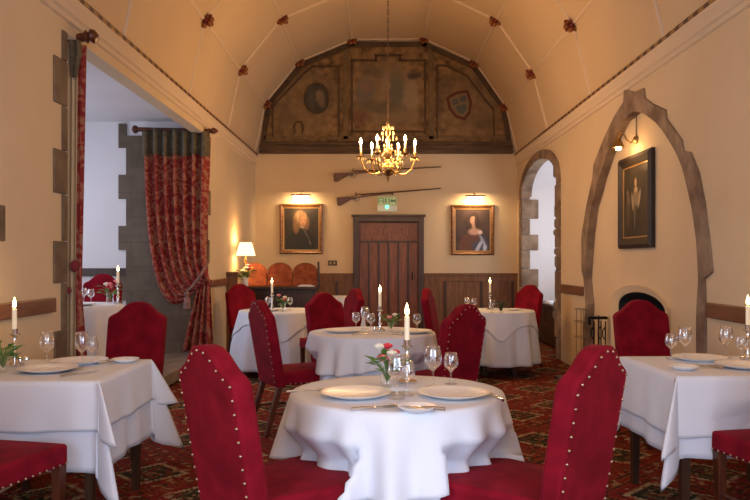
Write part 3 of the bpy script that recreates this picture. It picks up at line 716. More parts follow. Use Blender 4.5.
for i in range(3):
    a0 = sx0 + (sx1-sx0)*i/3; a1 = sx0 + (sx1-sx0)*(i+1)/3; c = (a0+a1)/2; hw = (a1-a0)/2-.006; n = 16
    pr = [(c-hw, .93), (c+hw, .93)] + [(c+hw*cos(pi*k/n), 1.13 + .15*sin(pi*k/n)) for k in range(n+1)]
    b = MB(); b.prism(pr, sy1-.10, sy1-.04, 'y'); pn = b.build('arched_panel', tapestry, t, bevel=.01)
    b = MB(); b.tube([(c+(hw)*cos(pi*k/n), sy1-.10, 1.13+.15*sin(pi*k/n)) for k in range(n+1)], .007, 6); b.build('arch_trim', mat('gilt_braid%d' % i, (.22, .08, .03), .6), pn, smooth=True)
MB().box(sx1-.012, sx1+.018, sy1-.11, sy1-.03, .93, 1.30).build('end_post', darkwood, t, bevel=.004)
o = tag(MB().box(XL+.0, XL+.15, 10.42, 10.50, 0, 1.14).box(XL, XL+.17, 10.40, 10.52, 1.12, 1.155).box(XL, XL+.05, 10.50, sy0-.03, 0, 1.10).build('screen_panel', panelwood, None, bevel=.005),
    'narrow dark wood panelled screen end fixed to the left wall before the sideboard', 'panel')
# lamp
lx, ly = -1.985, 11.02
t = thing('table_lamp', 'lit brass candlestick lamp with a cream pleated shade on the sideboard', 'lamp', (lx, ly, .93))
b = MB(); b.lathe([(.06, 0), (.065, .012), (.03, .03), (.014, .05), (.02, .09), (.012, .12), (.010, .34), (.022, .36), (.022, .40), (.006, .44), (.006, .60)], 16); b.build('stem', brass, t, smooth=True)
b = MB(); b.lathe([(.142, .46), (.085, .655)], 72, (0, 0, 0), lambda th: .02*sin(24*th)); b.f = b.f[:72]; b.m = b.m[:72]; b.build('lamp_shade', shade_m, t, smooth='all', solid=.003)
b = MB(); b.ball((0, 0, .55), .025, 10, 1.2, 6); b.build('bulb', bulb_m, t, smooth='all')
spot((lx, ly, .93+.67), 9, .04); spot((lx, ly, .93+.44), 5, .04)

# ------------------------------------------------------------------ curtains
def curtain(name, label, d, strand, tail, nfold, nu=90, amp=.045, hx=None, m=damask):
    """strand(u,s)->(px,py), tail(u,s)->(px,py)"""
    t = thing(name, label, 'curtain', (0, 0, 0))
    b = MB(); rows = []
    NV = 26
    for j in range(NV+1):
        s = j/NV; r_ = []
        for i in range(nu+1):
            u = i/nu; px, py = strand(u, s); A = amp*(1-.55*s**3)
            yy = d - .04 + A*cos(2*pi*nfold*u) - .10*s*s; r_.append((PX(px, d-.04-.10*s*s) + .012*sin(2*pi*nfold*u+1.2)*(1-s), yy, PZ(py, d)))
        rows.append(r_)
    for j in range(1, 13):
        s = j/12; r_ = []
        for i in range(nu+1):
            u = i/nu; px, py = tail(u, s); A = amp*(.45+.5*s)
            r_.append((PX(px, d-.14+.04*s), d - .14 + A*cos(2*pi*nfold*u*.6) + .04*s, PZ(py, d)))
        rows.append(r_)
    vs = [p for r_ in rows for p in r_]; n = nu+1; fs = [(j*n+i, j*n+i+1, (j+1)*n+i+1, (j+1)*n+i) for j in range(len(rows)-1) for i in range(nu)]
    b.add(vs, fs); b.build('drape', m, t, smooth='all', solid=.006)
    return t
def bez(p0, p1, p2, p3, s):
    q = 1-s; return tuple(q**3*a + 3*q*q*s*b_ + 3*q*s*s*c + s**3*d_ for a, b_, c, d_ in zip(p0, p1, p2, p3))
dF = 9.12
def stF(u, s): return bez((142+67*u, 137), (143+65*u, 225-10*u), (150+52*u, 350-80*u**.8), (197+13*u, 287-8*u), s)
def tlF(u, s): return (197+13*u + s*(-16+19*u) , 287-8*u + (347-279)*s - (4*(1-u))*s)
cf = curtain('curtain', 'long red and gold damask curtain swept aside and tied back with a tassel', dF, stF, tlF, 7)
b = MB(); rows = []
for py, fl in ((131, 1.0), (140, .8), (149, .9), (156, 1.1)):
    rows.append([(PX(141+68*i/90, dF-.06), dF-.06+.05*fl*cos(2*pi*7*i/90), PZ(py+1.5*sin(2*pi*3.5*i/90), dF)) for i in range(91)])
for A_, B_ in zip(rows, rows[1:]): b.strip(A_, B_)
b.build('curtain_heading', heading, cf, smooth='all', solid=.006)
b = MB(); b.tube([(PX(190, dF), dF-.10, PZ(291, dF)), (PX(196, dF), dF-.23, PZ(287, dF)), (PX(205, dF), dF-.22, PZ(275, dF)), (PX(209, dF), dF-.05, PZ(262, dF))], .018, 8); b.build('tieback', tassel_m, cf, smooth=True)
b = MB(); x_, z_ = PX(192, dF), PZ(292, dF); b.lathe([(.012, .02), (.03, .0), (.03, -.03), (.02, -.045), (.035, -.06), (.045, -.19), (.03, -.20)], 14, (x_, dF-.24, z_)); b.build('tassel', tassel_m, cf, smooth=True)
t = thing('curtain_rod', 'dark red wooden curtain pole above the tied-back damask curtain', 'curtain rod', (0, 0, 0))
zr = PZ(131, dF)
b = MB(); b.tube([(PX(138, dF), dF, zr+.02), (PX(208, dF), dF, zr-.0)], .028, 12); b.build('pole', redwood, t, smooth=True)
for px_, zz_ in ((135, zr+.02), (212, zr)):
    sgn = 1 if px_ > 200 else -1
    b = MB(); b.lathe([(.02, 0), (.04, .012), (.025, .03), (.042, .06), (.035, .09), (.002, .13)] if sgn > 0 else [(.03, 0), (.05, .02), (.05, .05), (.02, .07)], 12)
    o = b.build('finial', redwood, t, smooth=True, loc=(PX(208 if sgn > 0 else 138, dF), dF, zz_)); o.rotation_euler = (0, sgn*pi/2, 0)
# near curtain
dN = 5.28
def stN(u, s): return (70+16*u*(1-.35*min(1, s*4)) + (-3)*s, 47+243*s)
def tlN(u, s): return (67+10.4*u + s*(-2+12*u), 290+70*s)
cn = curtain('curtain', 'narrow edge of a red damask curtain with beige lining beside the near jamb', dN, lambda u, s: (78.5+6*u-3*s, 47+243*s), lambda u, s: (75.5+6*u+s*(0+6*u), 290+75*s), 2, 30, .012)
b = MB(); rows = []
for j in range(21):
    py = 47+318*j/20; rows.append([(PX(66.5+11.5*i/16-(2.5*j/20), dN-.1), dN-.09+.022*cos(2*pi*2.5*i/16), PZ(py, dN)) for i in range(17)])
for A_, B_ in zip(rows, rows[1:]): b.strip(A_, B_)
b.build('lining', lining, cn, smooth='all', solid=.005)
b = MB(); rows = []
for py, x0, x1 in ((46, 76, 88), (60, 77, 89), (72, 78, 86), (82, 80, 84)): rows.append([(PX(x0+(x1-x0)*i/12, dN), dN-.14+.015*cos(i), PZ(py, dN)) for i in range(13)])
for A_, B_ in zip(rows, rows[1:]): b.strip(A_, B_)
b.build('curtain_heading', heading, cn, smooth='all', solid=.006)
b = MB(); b.tube([(PX(66, dN), dN-.10, PZ(291, dN)), (PX(72, dN), dN-.20, PZ(293, dN)), (PX(81, dN), dN-.18, PZ(288, dN))], .022, 8); b.build('tieback', carpet_edge, cn, smooth=True)
b = MB(); b.ball((PX(82, dN), dN-.12, PZ(266, dN)), .036, 10, 1.2, 6); b.build('holdback_knob', carpet_edge, cn, smooth='all')
t = thing('curtain_rod', 'short dark wood curtain pole end with a turned finial at the near jamb', 'curtain rod', (0, 0, 0))
zr = PZ(37, dN)
b = MB(); b.tube([(PX(58, dN), dN, zr-.03), (PX(86, dN), dN, zr)], .032, 12); b.build('pole', redwood, t, smooth=True)
b = MB(); b.lathe([(.03, 0), (.048, .012), (.03, .03), (.052, .05), (.045, .075), (.002, .10)], 12); o = b.build('finial', redwood, t, smooth=True, loc=(PX(85, dN), dN, zr)); o.rotation_euler = (0, pi/2-.1, 0)

# ------------------------------------------------------------------ chair
def chair_proto(nails):
    t = thing('dining_chair', '', 'chair', group='red velvet dining chairs')
    # back
    half = [(0, 1.012), (.05, 1.006), (.085, .988), (.12, .957), (.15, .932), (.18, .918), (.202, .905), (.213, .885), (.215, .86), (.212, .6), (.205, .36)]
    ol = [(-x, z) for x, z in half[::-1]] + half[1:]
    sh_ = lambda z: -.17*(z-.42)
    y0, y1 = -.235, -.155
    n = len(ol); vs = [(x, y0+sh_(z), z) for x, z in ol] + [(x, y1+sh_(z)*1.0, z) for x, z in ol]
    b = MB(); b.add(vs, [tuple(range(n)), tuple(range(2*n-1, n-1, -1))] + [(i, n+i, n+(i+1) % n, (i+1) % n) for i in range(n)])
    b.build('backrest', velvet, t, smooth=True, bevel=.016, seg=3, ang=60)
    # nails on the back's rear face
    b = MB(); ins = .018; P = [Vector(((abs(x)-ins)*(1 if x > 0 else -1) if abs(x) > .02 else x, 0, z - (ins if z > .9 else 0))) for x, z in ol]
    acc = 0; step = .048; nxt = .02; nm_ = MB().ball((0, 0, 0), .0062, 6, 1, 4); n0 = None
    def nail(p):
        nonlocal n0
        if not nails: return
        if n0 is None: n0 = nm_.build('nailhead', nailm, t, smooth='all')
        else: n0 = n0.copy(); col.objects.link(n0); n0.parent = t
        n0.location = p
    for p, q in zip(P, P[1:]):
        L = (q-p).length
        while nxt <= acc+L:
            r_ = p.lerp(q, (nxt-acc)/L); yy = y0+sh_(r_.z); nail((r_.x, yy-.001, r_.z)); nxt += step
        acc += L
    # seat
    b = MB(); NX, NY = 10, 10; zt = .475; vs = []
    def W(v): return .205 + .035*v
    rows = []
    for j in range(NY+1):
        v = j/NY; y = -.20 + .48*v; r_ = []
        for i in range(NX+1):
            u = i/NX*2-1; e = max(abs(u), abs(v*2-1)); r_.append((u*W(v), y, zt + .018*(1-u*u)*(1-(2*v-1)**2)))
        rows.append(r_)
    n = NX+1; vs = [p for r_ in rows for p in r_]; fs = [(j*n+i, j*n+i+1, (j+1)*n+i+1, (j+1)*n+i) for j in range(NY) for i in range(NX)]
    o = len(vs); per = [i for i in range(n)] + [j*n+NX for j in range(1, NY+1)] + [NY*n+i for i in range(NX-1, -1, -1)] + [j*n for j in range(NY-1, 0, -1)]
    low = [(vs[i][0]*1.0, vs[i][1], .375) for i in per]; vs += low; m_ = len(per)
    fs += [(per[i], o+i, o+(i+1) % m_, per[(i+1) % m_]) for i in range(m_)] + [tuple(o+i for i in range(m_))]
    b.add(vs, fs); b.build('seat', velvet, t, smooth=True, bevel=.018, seg=3, ang=60)
    b = MB()
    def row(p, q):
        L = (Vector(q)-Vector(p)).length; k = int(L/.042)
        for i in range(k+1): nail(Vector(p).lerp(Vector(q), i/k))
    row((.20, .282, .388), (-.20, .282, .388)); row((.216, -.12, .388), (.241, .26, .388)); row((-.216, -.12, .388), (-.241, .26, .388))
    for sx in (-1, 1):
        MB().taper((sx*.205, .245, 0), (sx*.21, .25, .38), .017, .024).build('leg', redwood, t, bevel=.003)
        MB().taper((sx*.185, -.30, 0), (sx*.18, -.19, .38), .017, .022).build('leg', redwood, t, bevel=.003)
        b = MB(); b.tube([(sx*.205, .245, .17), (sx*.185, -.25, .17)], .011, 6); b.build('stretcher', redwood, t)
    b = MB(); b.tube([(-.195, .0, .17), (.195, .0, .17)], .011, 6); b.build('stretcher', redwood, t)
    return Proto(t)
CHN = chair_proto(True); CHP = chair_proto(False)
SEATS = []
def chair(x, y, phi, label, z=0):
    if z == 0: SEATS.append((x, y, radians(phi)))
    return (CHN if 'studded' in label or 'showing' in label else CHP).put((x, y, z), radians(phi-90), label, 'red velvet dining chairs')
chair(-.385, 2.84, 40, 'red velvet chair seen from behind, left of the near round table, studded back')
chair(.56, 2.83, 139, 'red velvet chair seen from behind, right of the near round table, studded back')
chair(-.66, 5.80, 28, 'red velvet chair with studded back at the left of the middle round table')
chair(.40, 5.36, 135, 'red velvet chair with studded back at the right front of the middle round table')
chair(-.33, 6.86, -45, 'red velvet chair facing us behind the left of the middle round table')
chair(-.52, 7.95, 203, 'red velvet chair seen edge-on left of the wooden door')
chair(.80, 8.0, -14, 'red velvet chair turned sideways in front of the right edge of the wooden door')
chair(1.66, 9.16, 212, 'red velvet chair beside the window recess at the far right round table')
chair(-1.62, 9.48, -45, 'red velvet chair below the lit table lamp in front of the sideboard')
chair(-1.80, 5.16, -96, 'red velvet chair facing us behind the left square table below the bay step')
chair(2.05, 5.42, -82, 'red velvet chair facing us in front of the fireplace')
chair(-1.715, 3.17, 78, 'red velvet chair at the lower left edge, only its seat and a leg showing')
chair(1.92, 3.42, 100, 'red velvet chair at the lower right edge, only its seat and a leg showing')
chair(-3.17, 8.30, -84, 'red velvet chair in the raised bay behind the bay table', .15)

# ------------------------------------------------------------------ tables and cloths
ZT = .735
def table(kind, x, y, label, r=None, hw=None, hd=None, rz=0, z=0, legs=True):
    t = thing(kind, label, 'table', (x, y, z), rz, 'dining tables under white cloths')
    top = ZT-.006
    if r:
        b = MB(); b.lathe([(.001, top-.03), (r-.01, top-.03), (r-.002, top-.02), (r-.002, top-.004), (r-.01, top), (.001, top)], 40); b.build('tabletop', redwood, t, smooth=True)
        q = r*.42
        for sx, sy in ((1, 1), (1, -1), (-1, 1), (-1, -1)): MB().taper((sx*q, sy*q, 0), (sx*q, sy*q, top-.03), .018, .026).build('leg', darkwood, t)
        MB().box(-q, q, -q-.01, -q+.01, top-.11, top-.03).box(-q, q, q-.01, q+.01, top-.11, top-.03).box(-q-.01, -q+.01, -q, q, top-.11, top-.03).box(q-.01, q+.01, -q, q, top-.11, top-.03).build('apron', darkwood, t)
    else:
        MB().box(-hw+.004, hw-.004, -hd+.004, hd-.004, top-.03, top).build('tabletop', redwood, t, bevel=.004)
        for sx, sy in ((1, 1), (1, -1), (-1, 1), (-1, -1)): MB().taper((sx*(hw-.05), sy*(hd-.05), 0), (sx*(hw-.05), sy*(hd-.05), top-.03), .018, .028).build('leg', darkwood, t)
        MB().box(-hw+.04, hw-.04, -hd+.04, -hd+.06, top-.12, top-.03).box(-hw+.04, hw-.04, hd-.06, hd-.04, top-.12, top-.03).build('apron', darkwood, t)
    return t
def pushed(px_, py_, pz_, cx_, cy_):
    # cloth gives way where a chair seat is pushed against it
    if pz_ > .62: return px_, py_
    w_ = 1 if pz_ < .52 else (.62-pz_)/.10
    for sx_, sy_, ph_ in SEATS:
        if (sx_-cx_)**2+(sy_-cy_)**2 > 1.2: continue
        x_, y_ = px_, py_
        for _ in range(15):
            dx, dy = x_-sx_, y_-sy_; f_ = dx*cos(ph_)+dy*sin(ph_); l_ = -dx*sin(ph_)+dy*cos(ph_)
            if -.35 < f_ < .290 and abs(l_) < .25:
                L = max(.05, sqrt((x_-cx_)**2+(y_-cy_)**2)); x_ -= (x_-cx_)/L*.008; y_ -= (y_-cy_)/L*.008
            else: break
        px_ += (x_-px_)*w_; py_ += (y_-py_)*w_
    return px_, py_
def round_cloth(x, y, r, a, rot, label, seed, nf=11, off=0, zmin=.05, group=None, z=0, rc=.12, m=linen, amp=.05, floorlen=None, dfun=None, flare=.12):
    rnd = random.Random(seed); ph = [rnd.uniform(0, 6.28) for _ in range(4)]
    NA = 200; zt = ZT + off*.25
    def fold(th):
        w_ = cos(nf*th+ph[0]+.6*sin(3*th+ph[1])) + .45*cos((nf*1.0+5)*th+ph[2]) + .3*cos(4*th+ph[3])
        return w_
    b = MB(); rings = []
    for q in (.001, .3, .6, .85, .97): rings.append([(q*r*cos(2*pi*k/NA), q*r*sin(2*pi*k/NA), zt) for k in range(NA)])
    NR = 18
    for j in range(NR+1):
        s = j/NR; ring = []
        for k in range(NA):
            th = 2*pi*k/NA; lt = th-rot
            if floorlen: drop = floorlen
            elif dfun: drop = dfun(th)
            else:
                p = 9.0; R = a/((abs(cos(lt))**p + abs(sin(lt))**p)**(1/p)); drop = max(R-r, .03)
            t_ = drop*s
            e = min(1, t_/.03); rad = r + .004+off + .008*sin(e*pi/2)
            g = max(0, t_-.02); rad += g*flare + amp*fold(th)*min(1, (g/.35))**.9*.55 + .0
            zz = zt - (t_ if t_ > .03 else t_*t_/.06+t_*.5) + (g*.012)
            qx, qy = pushed(x+rad*cos(th), y+rad*sin(th), zz, x, y) if z == 0 else (x+rad*cos(th), y+rad*sin(th)); ring.append((qx-x, qy-y, max(zz, zmin)))
        rings.append(ring)
    vs = [p for r_ in rings for p in r_]
    fs = [(j*NA+k, j*NA+(k+1) % NA, (j+1)*NA+(k+1) % NA, (j+1)*NA+k) for j in range(len(rings)-1) for k in range(NA)]
    b.add(vs, fs); o = b.build('tablecloth', m, None, smooth='all', solid=.003, loc=(x, y, z))
    return tag(o, label, 'tablecloth', group)
def square_cloth(x, y, hw, hd, h, label, seed, off=0, rz=0, group=None, m=linen, flare=.5, xlim=(-9, 9)):
    rnd = random.Random(seed); zt = ZT + off*.25; hw += off+.004; hd += off+.004
    prof = []   # (base x, base y, nx, ny, drop, outw)
    NS = 26
    cs = [(hw, -hd, -90), (hw, hd, 0), (-hw, hd, 90), (-hw, -hd, 180)]
    for ci, (cx_, cy_, a0) in enumerate(cs):
        for k in range(21):
            f = k/20*90; a = radians(a0+f); w_ = .03 + flare*math.exp(-((f-45)/13)**2) + .05*math.exp(-((f-12)/9)**2)
            wob = 1+.0*rnd.random()
            prof.append((cx_, cy_, cos(a), sin(a), h/max(cos(radians(f)), sin(radians(f)))*(1 if True else 1), w_))
        nx_, ny_, _ = cs[(ci+1) % 4]
        na = radians(a0+90); L = sqrt((nx_-cx_)**2+(ny_-cy_)**2); p1_ = rnd.uniform(0, 6)
        for k in range(1, NS):
            f = k/NS; w_ = .03 + .025*sin(f*3*2*pi+p1_)*sin(pi*f)
            prof.append((cx_+(nx_-cx_)*f, cy_+(ny_-cy_)*f, cos(na), sin(na), h*(1+.02*sin(7*f+p1_)), max(.0, w_)))
    n = len(prof); rings = []
    for q in (.001, .5, .9): rings.append([(p[0]*q, p[1]*q, zt) for p in prof])
    NR = 14
    for j in range(NR+1):
        s = j/NR; ring = []
        for bx, by, nx_, ny_, dr_, w_ in prof:
            t_ = dr_*s; out_ = .004*min(1, t_/.01) + w_*t_
            zz = zt - sqrt(max(0, t_*t_-(w_*t_)**2)); qx, qy = pushed(x+bx+nx_*out_, y+by+ny_*out_, zz, x, y); ring.append((min(xlim[1]-x, max(xlim[0]-x, qx-x)), qy-y, zz))
        rings.append(ring)
    vs = [p for r_ in rings for p in r_]
    fs = [(j*n+k, j*n+(k+1) % n, (j+1)*n+(k+1) % n, (j+1)*n+k) for j in range(len(rings)-1) for k in range(n)]
    b = MB(); b.add(vs, fs); o = b.build('tablecloth', m, None, smooth='all', solid=.003, loc=(x, y, 0)); o.rotation_euler = (0, 0, rz)
    return tag(o, label, 'tablecloth', group)
GU, GO = 'long white under cloths', 'square white top cloths'
T1 = (.079, 3.24); T2 = (-.055, 5.95); T3 = (-1.14, 8.6); T4 = (1.38, 8.6); T5 = (-1.705, 3.90); T6 = (1.87, 4.05); T7 = (-2.98, 7.2); T8 = (-.68, 11.95)
table('round_table', *T1, 'round table nearest the camera under two white cloths', r=.445)
round_cloth(*T1, .445, .99, .15, 'long white under cloth of the nearest round table showing below the top cloth', 11, nf=17, amp=.075, flare=.05, group=GU, floorlen=.60, m=linen2)
round_cloth(*T1, .445, .70, .92, 'white top cloth with a wavy hem on the nearest round table', 11, nf=17, off=.012, group=GO, amp=.075, flare=.20, dfun=lambda th: .265+.045*cos(th+1.7)+.022*cos(4*th+.6))
table('round_table', *T2, 'round table in the middle of the room with candle and flowers', r=.485)
round_cloth(*T2, .485, .99, .15, 'long white under cloth of the middle round table', 21, nf=19, amp=.055, flare=.04, group=GU, floorlen=.60, m=linen2)
round_cloth(*T2, .485, .70, .6, 'white top cloth of the middle round table', 21, nf=19, off=.012, group=GO, amp=.055, flare=.16, dfun=lambda th: .255+.03*cos(3*th+.4))
table('round_table', *T3, 'round table at the far left before the sideboard', r=.46)
round_cloth(*T3, .46, 1.1, .15, 'floor-length white under cloth of the far left round table', 31, amp=.075, group=GU, floorlen=.655, zmin=.06, m=linen2)
round_cloth(*T3, .46, .60, .95, 'short square white top cloth of the far left round table', 31, amp=.075, off=.012, group=GO)
table('round_table', *T4, 'round table at the far right by the window recess', r=.40)
round_cloth(*T4, .40, 1.1, .15, 'long white under cloth of the far right round table reaching nearly to the carpet', 41, nf=9, group=GU, floorlen=.60, m=linen2)
round_cloth(*T4, .40, .55, .72, 'white top cloth with a hanging triangular point on the far right round table', 41, nf=9, off=.012, group=GO)
table('square_table', *T5, 'square table at the left edge under white cloths, dark legs showing', hw=.365, hd=.385)
square_cloth(*T5, .365, .385, .43, 'longer white under cloth of the left square table', 5, group=GU, m=linen2, flare=.35, xlim=(XL+.04, 9))
square_cloth(*T5, .365, .385, .235, 'white top cloth with pointed corners on the left square table', 6, off=.012, group=GO, flare=.5, xlim=(XL+.03, 9))
rz6 = radians(2)
table('square_table', *T6, 'square table at the right edge under white cloths, dark legs showing', hw=.40, hd=.375, rz=rz6)
square_cloth(*T6, .40, .375, .40, 'longer white under cloth of the right square table', 7, rz=rz6, group=GU, m=linen2, flare=.35, xlim=(-9, XR-.06))
square_cloth(*T6, .40, .375, .30, 'white top cloth with pointed corners on the right square table', 8, off=.012, rz=rz6, group=GO, flare=.42, xlim=(-9, XR-.05))
table('round_table', *T7, 'round table in the raised bay behind the curtain', r=.46, z=.15)
round_cloth(*T7, .46, 1.1, .15, 'long white tablecloth on the round table in the raised bay', 51, group=GU, floorlen=.62, z=.15)
table('round_table', *T8, 'small round table by the wainscot behind the chairs, left of the door', r=.38)
round_cloth(*T8, .38, 1.1, .15, 'white tablecloth on the table by the wainscot, left of the door', 61, group=GU, floorlen=.62)

# ------------------------------------------------------------------ tableware
ZC = ZT + .007
def plate_proto(r):
    t = thing('dinner_plate', '', 'plate')
    b = MB(); b.lathe([(.001, .0), (r*.6, .0), (r*.98, .018), (r, .021), (r*.97, .0215), (r*.86, .0175)], 40, cap=False); b.build('rim', chinarim, t, smooth=True, ang=50)
    b = MB(); b.lathe([(r*.865, .0178), (r*.62, .009), (.001, .008)], 40, cap=False); b.build('well', china, t, smooth='all')
    return Proto(t)
PL = plate_proto(.15)
def white_plate_proto(r):
    t = thing('dinner_plate', '', 'plate')
    b = MB(); b.lathe([(.001, .0), (r*.6, .0), (r*.98, .018), (r, .021), (r*.97, .0215), (r*.70, .010)], 40, cap=False); b.build('rim', china, t, smooth=True, ang=50)
    b = MB(); b.lathe([(r*.705, .0102), (r*.62, .006), (.001, .0055)], 40, cap=False); b.build('well', china, t, smooth='all')
    return Proto(t)
WP = white_plate_proto(.15); SP = white_plate_proto(.075)
def glass_proto(h, r, name='wine_glass'):
    t = thing(name, '', 'glass')
    b = MB(); hs = h*.42
    b.lathe([(.001, .002), (r*.85, .001), (r*.87, .003), (r*.3, .008), (.0045, .018), (.0035, hs*.6), (.005, hs*.93)], 20); b.build('stem', glass, t, smooth='all')
    b = MB(); pr = [(.004, hs*.93), (r*.55, hs+.012), (r*.88, hs+h*.13), (r, hs+h*.24), (r*.96, hs+h*.36), (r*.82, hs+h*.50), (r*.74, h)]
    b.lathe(pr, 24); b.f = b.f[:-1]; b.m = b.m[:-1]; b.build('bowl', glass, t, smooth='all', solid=.0015)
    return Proto(t)
GB = glass_proto(.185, .040); GS = glass_proto(.145, .034)
GW = 'wine glasses on the tables'
def gl(P, px, py, label, z=ZC, d=None):
    """stand a glass where its foot shows at pixel (px,py)"""
    d = d or (EYE-z)*F/(py-CY); return P.put((PX(px, d), d, z), random.uniform(0, 6), label, GW)
def on(px, py, z=ZC):
    d = (EYE-z)*F/(py-CY); return (PX(px, d), d, z)
GP = 'dinner plates'
PL.put(on(356, 396), 0, 'cream-rimmed white dinner plate on the left of the nearest round table', GP)
PL.put(on(454, 396), 0, 'cream-rimmed white dinner plate on the right of the nearest round table', GP)
SP.put(on(417, 411), 0, 'small white side plate at the front centre of the nearest round table', 'side plates')
WP.put(on(48, 371), 0, 'white dinner plate at the front of the left square table', GP)
WP.put((-1.665, 4.12, ZC), 0, 'white dinner plate at the back of the left square table', GP)
SP.put((-1.425, 4.16, ZC), 0, 'small white side plate near the far corner of the left square table', 'side plates')
PL.put((1.84, 4.25, ZC), 0, 'cream-rimmed dinner plate at the back of the right square table', GP)
WP.put((1.95, 3.95, ZC), 0, 'white dinner plate at the front of the right square table', GP)
SP.put((1.60, 3.88, ZC), 0, 'small white side plate at the front left of the right square table', 'side plates')
PL.put((-.29, 5.92, ZC), 0, 'cream-rimmed dinner plate on the left of the middle round table', GP)
PL.put((.27, 5.86, ZC), 0, 'cream-rimmed dinner plate on the right of the middle round table', GP)
WP.put((-1.27, 8.45, ZC), 0, 'dinner plate on the far left round table in front of the candle', GP)
SP.put((1.55, 8.52, ZC), 0, 'small plate on the right of the far right round table', 'side plates')
WP.put((-2.82, 7.0, ZC+.15), 0, 'dinner plate on the round table in the raised bay', GP)
# glasses
gl(GB, 433, 387, 'tall wine glass, left of the pair behind the right plate of the nearest table')
gl(GS, 451, 384, 'short wine glass, right of the pair behind the right plate of the nearest table')
gl(GB, 397, 399, 'tall wine glass between the two plates of the nearest table')
gl(GS, 407, 396, 'short wine glass at the foot of the candlestick on the nearest table')
gl(GB, 47, 366, 'tall wine glass on the left square table beside the candlestick')
gl(GB, 82, 366, 'tall wine glass on the left square table at the front of the back plate')
gl(GS, 92, 363, 'short wine glass on the left square table right of a taller one')
gl(GS, 671, 359, 'short wine glass at the left of the back plate on the right square table')
gl(GB, 685, 359, 'tall wine glass at the left of the back plate on the right square table')
gl(GB, 726, 358, 'tall wine glass right of the back plate on the right square table')
gl(GS, 742, 361, 'short wine glass beside the candle at the right edge')
gl(GS, 356, 330, 'short wine glass at the left of the middle round table')
gl(GB, 365, 329, 'tall wine glass left of the candle on the middle round table')
gl(GS, 371, 331.5, 'short wine glass nearest the candle on the middle round table')
gl(GS, 417, 332, 'short wine glass at the right of the middle round table')
gl(GS, 268, 309.5, 'wine glass left of the candle on the far left table')
gl(GS, 290, 310, 'wine glass right of the flowers on the far left table')
gl(GS, 467, 310, 'wine glass at the left rim of the far right table')
gl(GS, 474, 311, 'wine glass second from the left rim of the far right table')
gl(GS, 492, 313, 'wine glass in front of the candle on the far right table')
gl(GS, 84, 302.5, 'wine glass at the left on the table in the raised bay', z=ZC+.15)
gl(GS, 91, 304, 'wine glass standing slightly forward on the table in the raised bay', z=ZC+.15)
# candlesticks and candles
def stick_proto():
    t = thing('candlestick', '', 'candlestick')
    b = MB(); b.lathe([(.045, 0), (.048, .008), (.03, .016), (.012, .03), (.010, .05)], 20); b.build('foot', silver, t, smooth=True)
    b = MB(); b.lathe([(.010, .048), (.018, .06), (.009, .075), (.008, .115), (.017, .125), (.009, .14), (.012, .16)], 16); b.build('shaft', silver, t, smooth=True)
    b = MB(); b.lathe([(.012, .158), (.026, .168), (.027, .172), (.016, .175), (.017, .20), (.013, .20)], 16); b.build('candle_cup', silver, t, smooth=True)
    return Proto(t)
def candle_proto(h):
    t = thing('candle', '', 'candle')
    MB().lathe([(.0125, 0), (.0125, h-.004), (.009, h), (.001, h-.003)], 14).build('wax_taper', wax, t, smooth=True)
    MB().tube([(0, 0, h-.004), (.001, 0, h+.012)], .0015, 5).build('wick', wick_m, t)
    MB().lathe([(.001, h+.004), (.008, h+.012), (.0105, h+.022), (.007, h+.040), (.0005, h+.062)], 10).build('flame', flame_m, t, smooth='all')
    return Proto(t)
ST = stick_proto(); CA = candle_proto(.115)
def candle(px, flame_py, d, where, z=ZC, p=.7):
    x = PX(px, d)
    ST.put((x, d, z), 0, 'silver candlestick ' + where, 'silver candlesticks')
    CA.put((x, d, z+.195), 0, 'lit ivory candle ' + where, 'lit candles')
    spot((x, d, z+.195+.115+.05), p, .012, (1, .55, .22))
candle(407, 310, 3.46, 'on the nearest round table')
candle(380, 290, 6.02, 'on the middle round table')
candle(272, 284, 8.6, 'on the far left round table')
candle(490, 284, 8.66, 'on the far right round table')
candle(14.5, 297, 4.02, 'on the left square table')
candle(748, 297, 4.28, 'on the right square table at the picture edge')
candle(118, 266, 7.32, 'on the table in the raised bay', ZC+.15)
# posies
def posy(x, y, z, label, blooms, leaves, seed, s=1.0, lm_=leaf, vase=glass):
    rnd = random.Random(seed); t = thing('flower_vase', label, 'flowers', (x, y, z), 0, 'small flower arrangements')
    b = MB(); b.lathe([(.02*s, .0), (.026*s, .01*s), (.024*s, .05*s), (.03*s, .075*s)], 14); b.f = b.f[:-1]; b.m = b.m[:-1]; b.build('vase', vase, t, smooth=True)
    b = MB(); L = MB()
    for i in range(leaves):
        a = rnd.uniform(0, 6.28); r_ = rnd.uniform(.02, .065)*s; h = rnd.uniform(.06, .13)*s
        p = Vector((r_*cos(a), r_*sin(a), h)); b.tube([(0, 0, .02*s), (p.x*.5, p.y*.5, h*.8), p], .0018*s, 5)
        w_ = .016*s; d_ = Vector((cos(a), sin(a), rnd.uniform(-.3, .6))).normalized(); sd = d_.cross(Vector((0, 0, 1))).normalized()*w_
        tip = p + d_*.05*s; mid = p + d_*.022*s + Vector((0, 0, .006*s))
        L.add([p, mid+sd, tip, mid-sd], [(0, 1, 2, 3)]); 
    b.build('stems', lm_, t); L.build('leaves', lm_, t, solid=.001)
    for i, m_ in enumerate(blooms):
        a = i*2.4 + seed; r_ = (.018 + .012*(i % 3))*s; h = (.115 + .02*((i*7) % 3))*s
        b = MB(); c = Vector((r_*cos(a), r_*sin(a), h)); b.ball(c, .014*s, 8, 1, 5)
        for k in range(6):
            th = k*pi/3 + i; q = c + Vector((cos(th)*.012, sin(th)*.012, .002))*s; b.ball(q, .010*s, 6, .8, 4)
        b.build('bloom', m_, t, smooth='all')
    return t
